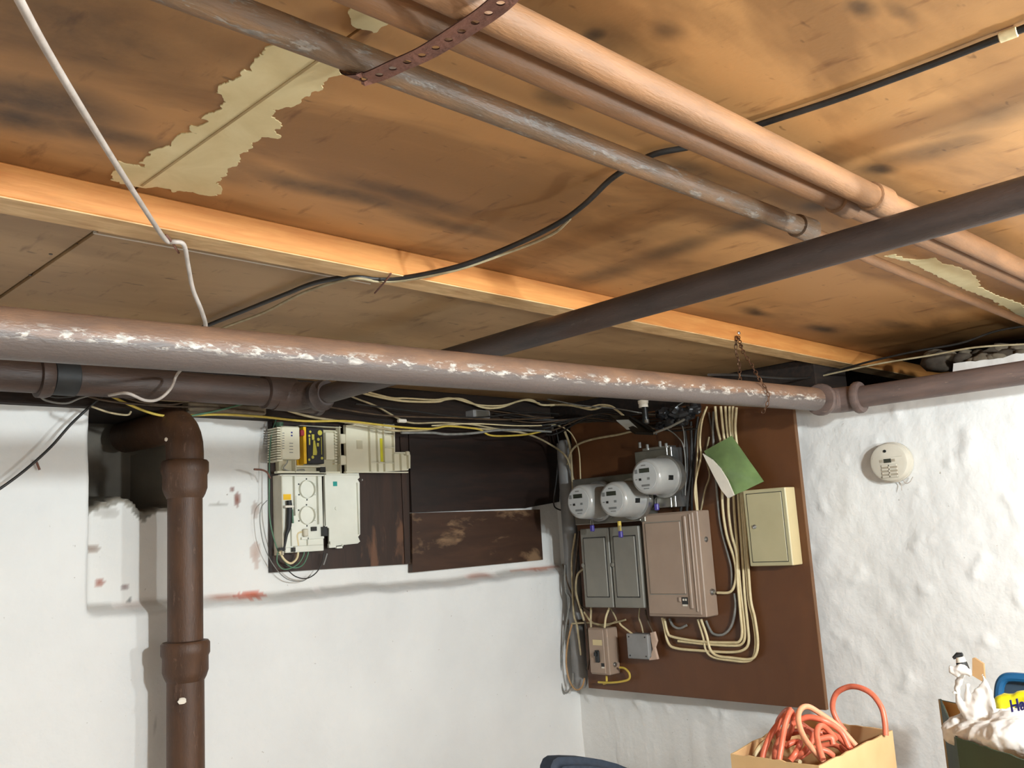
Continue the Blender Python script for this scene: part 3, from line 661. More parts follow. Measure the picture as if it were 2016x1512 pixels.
yb_(pr, (614, 855), (619, 866), yf, yf+.0012, 0); yb_(pr, (608, 862), (611, 876), yf, yf+.0012, 0); yb_(pr, (624, 872), (628, 879), yf, yf+.0012, 0); yb_(pr, (632, 860), (634, 895), yf, yf+.0012, 0)
pr.prism([ony(617, 867, yf), ony(620, 867, yf), ony(624.5, 890, yf), ony(623.5, 896, yf), ony(616, 896, yf)], (0, .0012, 0))
obj('printed_mark', pr, M['olive_print'], bt)
cb = MB()
yb_(cb, (641, 851), (659, 905), y1-.034, y1-.02)
for k in range(12): yb_(cb, (659, 850+k*5.6), (664, 852.5+k*5.6), y1-.034, y1-.02, 0)
for k in range(11): disc(cb, 666, 852+k*5.8, .0022, y1-.03, 6)
obj('terminal_block', cb, M['ivory'], t)
obj('cable_opening', yb_(MB(), (631, 919), (642, 930), y1-.0465, y1-.02), M['black'], t)
wr = MB().tube(YP(y1-.035, (563, 898), (566, 910), (558, 922), (575, 928), (597, 924), (598, 930)), .002, 6, 4); obj('wire', wr, M['grey_c'], t)
for (a, b) in (((671, 854), (682, 873)), ((671, 896), (682, 915))): obj('hinge', yb_(MB(), a, b, y1-.048, y1-.03, .002), M['ivory'], t)
ld = MB(); yl = y1-.038
pts = [ony(a, b, yl) for a, b in ((681, 837), (771, 829), (777, 832), (778, 890), (806, 890), (808, 897), (808, 918), (803, 926), (681, 932))]
ld.prism(pts, (0, .005, 0)); ldo = obj('lid', ld, M['ivory'], t)
rb = MB()
for a, b in (((680, 836), (683, 932)), ((729, 834), (731, 930)), ((744, 833), (746, 929)), ((757, 832), (759, 929)), ((774, 831), (778, 892)), ((777, 890), (806, 893)), ((804, 890), (808, 922)), ((681, 928), (804, 931)), ((683, 833), (775, 836)), ((776, 893), (778, 926)), ((790, 893), (792, 926)), ((758, 855), (776, 857)), ((758, 880), (776, 882)), ((731, 910), (776, 912))):
    yb_(rb, a, b, yl-.012, yl+.001, 0)
obj('lid_rib', rb, M['ivory'], ldo)
obj('yellow_label', yb_(MB(), (748, 863), (757, 909), yl-.0015, yl, 0), M['lime'], ldo)
obj('panel', yb_(MB(), (702, 867), (714, 884), yl-.0012, yl, 0), M['ivory_d'], ldo)
obj('clip', yb_(MB(), (801, 888), (807, 896), yl-.02, yl, .002), M['ivory'], ldo)

t = thing('splice_box', 'open off-white splice box with two round spools and swung lid below the battery box', 'box', ony(590, 1085, y1))
yt = y1-.04
obj('tray', yb_(MB(), (552, 935), (638, 1084), yt, y1, .002), M['offwhite'], t)
sd = MB(); a = ony(552, 935, yt); b = ony(552, 1093, yt); sd.box((a.x-.004, yt-.012, a.z), (a.x, y1, b.z), .001); obj('tray_side', sd, M['offwhite_d'], t)
rm = MB()
yb_(rm, (552, 934), (638, 937), yt-.012, yt, 0); yb_(rm, (580, 937), (583, 1015), yt-.012, yt, 0); yb_(rm, (626, 937), (629, 1032), yt-.012, yt, 0); yb_(rm, (594, 1058), (638, 1060), yt-.008, yt, 0); yb_(rm, (574, 1040), (576, 1075), yt-.008, yt, 0); yb_(rm, (606, 1058), (608, 1076), yt-.008, yt, 0); yb_(rm, (583, 976), (585, 1002), yt-.008, yt, 0)
obj('divider', rm, M['offwhite'], t)
for cy in (963.5, 1014.5):
    c = ony(603.5, cy, yt); rd = .0290
    obj('spool', MB().lathe([(0, rd-.002), (.011, rd-.002), (.011, rd), (0, rd)], c, (0, -1, 0), 28, False).lathe([(0, rd-.004), (.002, rd-.004)], c, (0, -1, 0), 28), M['offwhite'], t)
    for k in range(6):
        a_ = math.radians(60*k+30); q = c+Vector((math.cos(a_)*(rd+.004), -.001, math.sin(a_)*(rd+.004)))
        obj('slot', MB().box(q+Vector((-.0018, -.001, -.0022)), q+Vector((.0018, .001, .0022))), M['black'], t)
obj('yellow_label', yb_(MB(), (558, 973), (573, 984), yt-.0015, yt, 0), M['yellow'], t)
cn = MB().tube(YP(yt-.012, (569, 985), (570, 1000), (569, 1030), (568, 1040), (564, 1052), (561, 1070), (558, 1085)), [.008, .0085, .0085, .0075, .0055, .004, .0035], 12, 3)
obj('fibre_plug', cn, M['rubber'], t)
obj('clamp', yb_(MB(), (562, 995), (579, 999), yt-.024, yt, .001), M['paper'], t)
obj('splice_sleeve', MB().tube(YP(yt-.006, (575, 1003), (577, 1030)), .003, 8), M['green_c'], t)
obj('grommet', yb_(MB(), (599, 1041), (608, 1056), yt-.014, yt, .003), M['offwhite_d'], t)
for a, b in (((616, 1037), (624, 1045)), ((636, 1037), (645, 1055)), ((577, 1078), (582, 1086)), ((552, 1078), (562, 1083))): obj('opening', yb_(MB(), a, b, yt-.0135, yt, 0), M['black'], t)
ft = MB(); yb_(ft, (562, 1078), (572, 1088), yt-.012, y1, .002); yb_(ft, (581, 1075), (638, 1084), yt-.012, y1, .002); ft_o = obj('bottom_lip', ft, M['offwhite'], t)
ld = MB(); yl = y1-.03
ld.prism([ony(a, b, yl) for a, b in ((638, 934), (706, 931), (708, 940), (704, 944), (708, 950), (709, 1052), (705, 1057), (709, 1066), (704, 1070), (648, 1076), (648, 1040), (638, 1035))], (0, .006, 0))
ldo = obj('lid', ld, M['offwhite'], t)
rb = MB()
for a, b in (((639, 934), (642, 1035)), ((704, 950), (708, 1052)), ((642, 932), (706, 935)), ((650, 1066), (706, 1069))): yb_(rb, a, b, yl-.008, yl+.001, 0)
obj('lid_rib', rb, M['offwhite'], ldo)
obj('teal_label', yb_(MB(), (656, 948), (664, 957), yl-.0015, yl, 0), M['teal'], ldo)
obj('boss', MB().lathe([(0, .006), (.003, .006)], ony(662, 1001, yl), (0, -1, 0), 14), M['offwhite'], ldo)
cl = MB(); yb_(cl, (648, 1070), (662, 1078), yl-.004, yl+.006, .001); yb_(cl, (663, 1068), (676, 1071), yl-.004, yl+.004, 0); yb_(cl, (663, 1076), (676, 1079), yl-.004, yl+.004, 0); yb_(cl, (674, 1068), (676, 1079), yl-.004, yl+.004, 0)
obj('clip', cl, M['offwhite'], ldo)
obj('screw', MB().lathe([(0, .004), (.004, .003)], ony(712, 945, YPL), (0, -1, 0), 10), M['steel'], t)
yw = y1-.03
cable(YP(yw, (548, 812), (536, 850), (531, 890), (530, 960), (531, 1020), (542, 1070), (556, 1100), (575, 1117), (595, 1113), (606, 1092), (608, 1072)), .0022, 'green_c', 'green wire hanging left of ivory boxes and looping below the splice box', name='wire')
cable(YP(yw-.004, (546, 1088), (546, 1108), (560, 1121), (585, 1112), (598, 1092), (598, 1076)), .002, 'green_c', 'short green wire loop under the splice box', name='wire')
cable(YP(yw-.008, (550, 1086), (560, 1102), (573, 1109), (585, 1098), (587, 1076), (585, 1052), (598, 1046)), .0036, 'cream', 'cream cable loop under the splice box', n=8)
cable(YP(yw+.004, (566, 1122), (582, 1135), (603, 1139), (622, 1128), (634, 1108), (638, 1088)), .0018, 'black_c', 'black wire loop hanging below the dark plywood', name='wire')
cable(YP(yw+.004, (644, 1090), (641, 1100), (637, 1112)), .0024, 'grey_c', 'grey wire stub below the swung lid', name='wire')
cable(YP(YPL-.02, (526, 985), (514, 1000), (512, 1030), (520, 1075), (540, 1115), (565, 1140), (595, 1144), (612, 1132)), .0014, 'grey_c', 'thin grey wire looping on the white wall left of the splice box', name='wire')
tag(obj('wire_nut', MB().lathe([(0, .013), (.012, .012), (.02, .008)], ony(550, 832, y1-.02), (0, 0, -1), 12), M['green_c']), 'green ground block on top of the ivory battery box', 'connector')
tag(obj('cable_clip', yb_(MB(), (786, 824), (802, 832), 2.44, 2.455, .003), M['paper']), 'small white cable clip on the sill bundle', 'clip')
t = thing('junction_box', 'small grey metal junction box on the dark sill', 'box', ony(950, 826, 2.44))
obj('box_body', yb_(MB(), (932, 806), (966, 824), 2.44, 2.486, .003), M['conduit'], t)
obj('cover_plate', yb_(MB(), (938, 808), (964, 822), 2.437, 2.441, .001), M['galv'], t)

# ------------------------------------------------------------------ the meter board on the right wall
TL, BL, BR, TR = Vector((XB, 2.41, H+.42)), onx(1160, 1355, XB), onx(1625, 1398, XB), onx(1560, 800, XB)
zb = H-.595; yr = 1.4495
t = thing('meter_board', 'large brown painted plywood board carrying the electric meters on right wall', 'board', (XB, 1.93, zb))
obj('panel', MB().box((XB, yr, zb), (XB+.018, 2.412, H+.42)), M['board'], t)
obj('board_edge', MB().box((XB+.0005, yr-.0025, zb), (XB+.018, yr-.0002, H+.42)), M['ply_edge'], t)
for y in (1.52, 2.33): obj('batten', MB().box((XB+.018, y-.02, zb+.06), (XR-.016, y+.02, H+.40)), M['batten'], t)
def sbx(m, p0, p1, xf, xk, bev=.002):
    a, b = onx(*p0, xf), onx(*p1, xf); m.box((xf, a.y, a.z), (xk, b.y, b.z), bev); return m
def ybox(xf, xk, y0, y1_, z0, z1, bev=.002): return MB().box((xf, y0, H+z0), (xk, y1_, H+z1), bev)
# grey conduit in the corner
t = thing('conduit', 'wide vertical grey conduit in the corner left of the meters', 'conduit', (2.79, 2.462, H-.6))
cz = [(H-.60, .018), (H-.585, .026), (H-.56, .030), (H-.10, .031), (H+.30, .031), (H+.345, .030), (H+.362, .022), (H+.366, .01)]
obj('pipe_run', MB().lathe([(z-(H-.6), r) for z, r in cz], (2.79, 2.462, H-.6), (0, 0, 1), 20), M['conduit'], t, 50)
cl = MB().box((2.765, 2.425, H-.36), (2.815, 2.50, H-.34), .003); obj('clamp_band', cl, M['brown_c'], t)
# twin meter socket, upper meter socket
GX = 2.69
t = thing('meter_socket', 'wide metal socket housing behind the two lower meters', 'meter box', (XB, 2.18, H+.02))
obj('housing', ybox(GX, XB, 2.035, 2.345, .022, .195), M['galv'], t); obj('flange', ybox(GX+.006, XB, 2.018, 2.040, .018, .20, .002), M['galv'], t)
UX = 2.70
t = thing('meter_socket', 'square metal socket housing behind the single upper meter', 'meter box', (XB, 1.97, H+.06))
obj('housing', ybox(UX, XB, 1.885, 2.045, .063, .270), M['galv'], t)
obj('flange', ybox(UX-.004, XB, 1.880, 1.888, .062, .272, .001), M['steel'], t); obj('flange', ybox(UX-.002, XB, 1.90, 1.906, .062, .272, .001), M['steel'], t)
lg = MB()
for py_, px_ in ((870, 1260), (874, 1275), (868, 1300), (872, 1312)): lg.lathe([(0, .006), (.02, .006), (.022, .004)], onx(px_, py_+12, 2.73), (0, 0, 1), 10)
lg.box((2.73, 1.86+.05, H+.272), (2.77, 2.03, H+.282)); obj('connector', lg, M['steel'], t)
def meter(px, py, xf, xk, lab, bx_):
    c = onx(px, py, xf); R_ = .066
    t = thing('electric_meter', lab, 'electric meter', (xk, c.y, c.z), 'electric meters on the board')
    L = xk-xf
    obj('shell', MB().lathe([(0, .0), (0, .050), (.004, .0575), (.012, .061), (L*.45, .0645), (L-.03, R_), (L-.028, R_)], c, (1, 0, 0), 40), M['meter'], t, 50)
    obj('retaining_ring', MB().lathe([(L-.032, R_-.002), (L-.031, R_+.008), (L-.02, R_+.010), (L-.010, R_+.009), (L, R_+.006)], c, (1, 0, 0), 40), M['steel'], t, 50)
    fc = obj('faceplate', MB().lathe([(-.0012, .049), (.001, .0495)], c, (1, 0, 0), 36), M['meter_face'], t)
    def fr_(name, y0, z0, y1_, z1, mt, d=.0022): obj(name, MB().box((c.x-d, c.y+y0, c.z+z0), (c.x-.001, c.y+y1_, c.z+z1)), M[mt], fc)
    fr_('display', .022, .013, -.020, .028, 'lcd'); fr_('emblem', .042, .012, .030, .026, 'print'); fr_('printed_line', .012, .036, -.006, .040, 'print')
    fr_('lens', .026, -.013, .016, -.005, 'black'); fr_('printed_line', .041, -.010, .033, -.007, 'print'); fr_('lens', -.010, -.012, -.020, -.004, 'print'); fr_('printed_line', .016, -.034, -.018, -.027, 'print'); fr_('printed_line', .008, -.043, -.014, -.040, 'print')
    a = math.radians(8); q = c+Vector((L*.42, 0, 0)); rr = .0648
    d = Vector((0, -math.cos(a), -math.sin(a))); up = Vector((0, -math.sin(a), math.cos(a)))*-1
    obj('port_window', MB().obox(q+d*rr, (Vector((1, 0, 0)), up, d), (.011, .008, .0025)), M['black'], t)
    return t
meter(1139, 988, 2.55, GX, 'leftmost round electric meter with dark display beside the grey conduit', 0)
meter(1205, 983, 2.545, GX, 'middle round electric meter above the right grey breaker cover', 0)
meter(1270, 938, 2.56, UX, 'highest round electric meter above the taupe panel', 0)
def seal(px, py, x, lab):
    c = onx(px, py, x); t = thing('meter_seal', lab, 'seal', c, 'purple seals under the meters')
    obj('tag', MB().box(c+Vector((-.006, -.008, -.012)), c+Vector((.006, .008, .012)), .003), M['purple'], t)
    obj('shackle', MB().tube([c+Vector((0, .005, .010)), c+Vector((0, .005, .026)), c+Vector((0, .002, .031)), c+Vector((0, -.003, .031)), c+Vector((0, -.005, .026)), c+Vector((0, -.005, .010))], .0012, 6), M['steel'], t)
seal(1166, 1040, 2.66, 'purple seal under the leftmost meter'); seal(1222, 1052, 2.65, 'purple seal hanging lowest under the middle meter'); seal(1293, 998, 2.68, 'purple seal under the highest meter')
tag(obj('brass_stem', MB().lathe([(0, .007), (.03, .007), (.04, .004)], onx(1219, 1026, 2.66), (0, 0, -1), 12), M['yellow_c']), 'brass stem between middle meter and its purple seal', 'fitting')
# two grey breaker covers
def breaker(y0, y1_, lab):
    t = thing('breaker_panel', lab, 'breaker panel', (XB, (y0+y1_)/2, H-.285), 'grey breaker panels')
    obj('housing', ybox(2.70, XB, y0, y1_, -.285, .006, .003), M['grey_enamel'], t)
    d = obj('door', ybox(2.695, 2.701, y0+.018, y1_-.018, -.245, -.03, .002), M['grey_enamel'], t)
    g = MB(); yA, yB2, zA, zB = y0+.016, y1_-.016, -.247, -.028
    for a, b in (((yA, zA), (yB2, zA)), ((yA, zB), (yB2, zB)), ((yA, zA), (yA, zB)), ((yB2, zA), (yB2, zB))):
        g.box((2.6988, min(a[0], b[0])-.0012, H+min(a[1], b[1])-.0012), (2.7002, max(a[0], b[0])+.0012, H+max(a[1], b[1])+.0012))
    obj('door_gap', g, M['rubber'], t)
    obj('latch', MB().lathe([(0, .009), (.003, .008), (.004, .005)], (2.7, y1_-.006, H-.13), (-1, 0, 0), 14), M['grey_enamel'], t)
breaker(2.196, 2.334, 'left grey breaker panel with plain door under the meters')
breaker(2.056, 2.190, 'right grey breaker panel touching the taupe load centre')
# taupe load centre
PX = 2.705
t = thing('load_centre', 'large taupe breaker load centre below the highest meter', 'breaker panel', (XB, 1.92, H-.317))
obj('housing', ybox(PX, XB, 1.802, 2.043, -.313, .045, .003), M['taupe'], t)
obj('cover_rim', ybox(PX-.006, PX+.002, 1.818, 2.036, -.305, .040, .002), M['taupe'], t)
dr = obj('door', ybox(PX-.010, PX-.005, 1.872, 2.022, -.235, .012, .002), M['taupe'], t)
obj('door_gap', ybox(PX-.0066, PX-.0058, 1.870, 2.024, -.238, .015, 0), M['grey_enamel'], t)
obj('ridge', ybox(PX-.012, PX-.004, 1.846, 1.858, -.285, .03, .003), M['taupe'], t)
obj('ridge', ybox(PX-.010, PX-.004, 1.828, 1.834, -.295, .035, .002), M['taupe'], t)
lb = obj('maker_mark', ybox(PX-.0075, PX-.005, 1.868, 1.892, -.270, -.246, 0), M['black'], t)
obj('white_square', ybox(PX-.0085, PX-.007, 1.882, 1.888, -.258, -.251, 0), M['paper'], lb); obj('white_square', ybox(PX-.0085, PX-.007, 1.872, 1.878, -.258, -.251, 0), M['paper'], lb); obj('white_square', ybox(PX-.0085, PX-.007, 1.871, 1.890, -.276, -.270, 0), M['paper'], lb)
obj('latch', ybox(PX-.011, PX-.005, 1.896, 1.905, -.262, -.245, .002), M['taupe'], t)
obj('knockout_plug', MB().lathe([(0, .010), (.003, .009), (.006, .004)], (2.742, 1.802, H-.055), (0, -1, 0), 14), M['steel'], t)
obj('cable_connector', MB().lathe([(0, .010), (.006, .011), (.012, .008)], (2.745, 1.802, H-.232), (0, -1, 0), 14), M['steel'], t)
# khaki key cabinet
t = thing('key_cabinet', 'shallow khaki metal cabinet with a key lock at the board edge', 'cabinet', (XB, 1.55, H-.148))
obj('housing', ybox(2.716, XB, 1.471, 1.623, -.148, .0985, .002), M['khaki_l'], t)
obj('front_frame', ybox(2.7135, 2.717, 1.4725, 1.6225, -.147, .0975, .001), M['khaki'], t)
obj('door', ybox(2.7115, 2.714, 1.486, 1.611, -.134, .085, .001), M['khaki'], t)
g = MB()
for a, b in (((1.484, -.136), (1.613, -.134)), ((1.484, .085), (1.613, .087)), ((1.484, -.136), (1.486, .087)), ((1.611, -.136), (1.613, .087))): g.box((2.7128, a[0], H+a[1]), (2.7137, b[0], H+b[1]))
obj('door_gap', g, M['rubber'], t)
obj('lock', MB().lathe([(0, .007), (.004, .0065), (.006, .003)], onx(1486, 1037, 2.7115), (-1, 0, 0), 14), M['steel'], t)
# small disconnect
t = thing('disconnect_switch', 'small taupe switch box with black toggle below the grey breaker panels', 'switch box', (XB, 2.3, H-.53))
obj('housing', ybox(2.716, XB, 2.250, 2.342, -.530, -.362, .003), M['taupe'], t)
obj('cover', ybox(2.711, 2.717, 2.266, 2.339, -.525, -.366, .002), M['taupe'], t)
q = onx(1177, 1292, 2.711); obj('toggle', MB().box((2.703, q.y-.010, q.z-.022), (2.712, q.y+.010, q.z+.022), .003).box((2.693, q.y-.006, q.z+.002), (2.705, q.y+.006, q.z+.016), .002), M['black'], t)
q = onx(1187, 1309, 2.711); lb = obj('maker_mark', MB().box((2.7095, q.y-.007, q.z-.006), (2.7115, q.y+.007, q.z+.006)), M['black'], t)
obj('white_square', MB().box((2.709, q.y-.006, q.z-.012), (2.7115, q.y+.006, q.z-.007)), M['paper'], lb)
q = onx(1176, 1265, 2.711); obj('rating_label', MB().box((2.7103, q.y-.022, q.z-.010), (2.7115, q.y+.022, q.z+.010)), M['khaki_l'], t)
obj('cable_connector', MB().lathe([(0, .008), (.004, .009), (.008, .006)], (2.745, 2.250, H-.495), (0, -1, 0), 12), M['steel'], t)
# grey square junction box
t = thing('junction_box', 'grey square junction box hanging right of the small switch box', 'box', (XB, 2.11, H-.465))
obj('box_body', ybox(2.725, XB, 2.073, 2.163, -.463, -.380, .006), M['conduit'], t); jc = obj('cover_plate', ybox(2.721, 2.727, 2.070, 2.166, -.466, -.378, .006), M['conduit'], t)
for y in (2.082, 2.154):
    for z in (-.455, -.389): obj('screw', MB().lathe([(0, .003), (.002, .002)], (2.721, y, H+z), (-1, 0, 0), 8), M['rubber'], jc)
m = MB().prism(XP(2.74, (1280, 1246), (1287, 1244), (1292, 1262), (1288, 1275), (1294, 1298), (1278, 1300), (1285, 1278), (1282, 1262)), (.012, 0, 0)); tag(obj('tape_strip', m, M['pink']), 'pale pink torn tape strip hanging beside the grey junction box', 'tape')
# green film envelope tucked over the cables
E0 = [onx(1382, 890, 2.70), onx(1440, 858, 2.725), onx(1503, 948, 2.725), onx(1433, 981, 2.70)]
t = thing('film_envelope', 'green plastic film envelope of papers tucked over the cream cables', 'envelope', E0[3])
def env(s0, s1, t0, t1, puff, off):
    mb = MB(); n_ = 9; vs = []
    for j in range(n_):
        for i in range(n_):
            a = s0+(s1-s0)*i/(n_-1); b = t0+(t1-t0)*j/(n_-1)
            p = (E0[0]*(1-a)+E0[1]*a)*(1-b)+(E0[3]*(1-a)+E0[2]*a)*b
            k = puff*math.sin(math.pi*min(1, max(0, (a-s0)/(s1-s0))))*math.sin(math.pi*b); vs.append(p+Vector((-k-off+.004*fb(a, b, 1, 3)*(puff > .003), 0, 0)))
    f = [(j*n_+i, j*n_+i+1, (j+1)*n_+i+1, (j+1)*n_+i) for j in range(n_-1) for i in range(n_-1)]
    k = len(vs); vs2 = vs+[v+Vector((.004, 0, 0)) for v in vs]; f2 = f+[tuple(q+k for q in x[::-1]) for x in f]
    ed = [i for i in range(n_)]+[j*n_+n_-1 for j in range(1, n_)]+[(n_-1)*n_+i for i in range(n_-2, -1, -1)]+[j*n_ for j in range(n_-2, 0, -1)]
    f2 += [(ed[i], ed[(i+1) % len(ed)], ed[(i+1) % len(ed)]+k, ed[i]+k) for i in range(len(ed))]
    return mb.add(vs2, f2)
obj('film', env(.06, 1, 0, 1, .022, .0), M['green_env'], t, 60)
pw = [onx(a, b, 2.685) for a, b in ((1383, 893), (1402, 905), (1418, 922), (1432, 945), (1445, 975), (1433, 981), (1420, 965), (1404, 935))]
obj('paper', MB().prism(pw, (.006, 0, 0)), M['paper'], t, 0)
# black bracket with silver label, white collared cylinder, black film above the meters
t = thing('bracket_tray', 'black plastic tray with silver label hanging above the highest meter', 'tray', onx(1270, 852, 2.62))
q = [onx(a, b, x) for a, b, x in ((1200, 822, 2.66), (1240, 822, 2.70), (1290, 852, 2.66), (1286, 857, 2.58), (1250, 855, 2.55))]
obj('tray_plate', MB().prism(q, (.004, 0, .008)), M['black'], t)
q = [onx(a, b, x) for a, b, x in ((1213, 828, 2.60), (1237, 827, 2.63), (1256, 845, 2.60), (1234, 846, 2.565))]
obj('silver_label', MB().prism(q, (.002, 0, .002)), M['film_grey'], t)
obj('tray_rim', MB().tube(XP(2.58, (1287, 853), (1320, 840), (1347, 826)), .004, 6), M['grey_enamel'], t)
obj('tray_arm', MB().tube([onx(1240, 822, 2.68), onx(1270, 840, 2.64), onx(1292, 854, 2.58)], .004, 6), M['rubber'], t)
t = thing('collared_fixture', 'black cylinder with white collar hanging under the big pipe', 'fixture', onx(1268, 832, 2.6))
obj('white_collar', MB().lathe([(0, .017), (.012, .016), (.014, .018), (.024, .019), (.026, .012)], onx(1267, 802, 2.6), (0, 0, 1), 20), M['paper'], t)
obj('cylinder', MB().lathe([(0, .010), (-.03, .011), (-.05, .0125), (-.056, .009)], onx(1269, 802, 2.6), (0, 0, 1), 16), M['black'], t)
obj('chrome_tip', MB().lathe([(0, .008), (-.012, .009), (-.016, .004)], onx(1273, 826, 2.595), (0, 0, 1), 12), M['steel'], t)
m = MB()
for i, (a, b, r) in enumerate(((1308, 815, .03), (1330, 812, .032), (1350, 818, .03), (1365, 806, .028), (1318, 832, .024), (1342, 828, .024), (1300, 838, .02))): m.blob(onx(a, b, 2.68), (r*.6, r*1.1, r*.7), 3, .5, 2.6, i)
tag(obj('film_bundle', m, M['black_film']), 'crumpled black plastic film bundled above the highest meter', 'plastic film')

# cables on the board ------------------------------------------------
xb = 2.766
cr = 'cream cables on the meter board'
top = [(1408, 800), (1419, 800), (1428, 800), (1436, 800), (1443, 800), (1450, 802)]
runs = [
    ([(1412, 840), (1424, 900), (1422, 985), (1430, 1050), (1444, 1095), (1449, 1125), (1446, 1152), (1436, 1166), (1412, 1167)], xb-.004, 'cream cable bending left into the load centre side'),
    ([(1424, 850), (1434, 930), (1434, 1000), (1440, 1050), (1450, 1090), (1452, 1140), (1458, 1210), (1461, 1245), (1456, 1262), (1440, 1265), (1380, 1263), (1325, 1254), (1314, 1244), (1308, 1218)], xb-.006, 'innermost cream cable looping under the load centre'),
    ([(1432, 850), (1442, 930), (1446, 1010), (1452, 1080), (1456, 1140), (1464, 1210), (1467, 1250), (1460, 1268), (1440, 1271), (1390, 1268), (1335, 1262)], xb-.001, 'second innermost cream cable looping under the load centre'),
    ([(1438, 850), (1450, 930), (1456, 1020), (1462, 1100), (1466, 1170), (1472, 1230), (1474, 1262), (1466, 1278), (1440, 1284), (1380, 1281), (1330, 1276), (1315, 1264), (1308, 1235), (1304, 1216)], xb-.003, 'middle cream cable looping under the load centre'),
    ([(1443, 850), (1455, 930), (1462, 1020), (1468, 1100), (1474, 1180), (1483, 1220), (1488, 1262), (1484, 1292), (1470, 1302), (1440, 1300), (1405, 1294), (1390, 1280), (1385, 1256), (1374, 1219)], xb-.003, 'outermost cream cable looping lowest under the load centre'),
    ([(1448, 850), (1458, 930), (1466, 1020), (1472, 1100), (1478, 1180), (1486, 1216), (1492, 1262), (1488, 1289), (1474, 1298), (1440, 1295), (1412, 1291), (1398, 1278), (1391, 1250), (1380, 1219)], xb-.008, 'twin of the outermost cream cable beside it')]
for (a, (pp, x, lab)) in zip(top, runs):
    cable(XP(x, a, *pp), .0047, 'cream', lab, None, n=8)
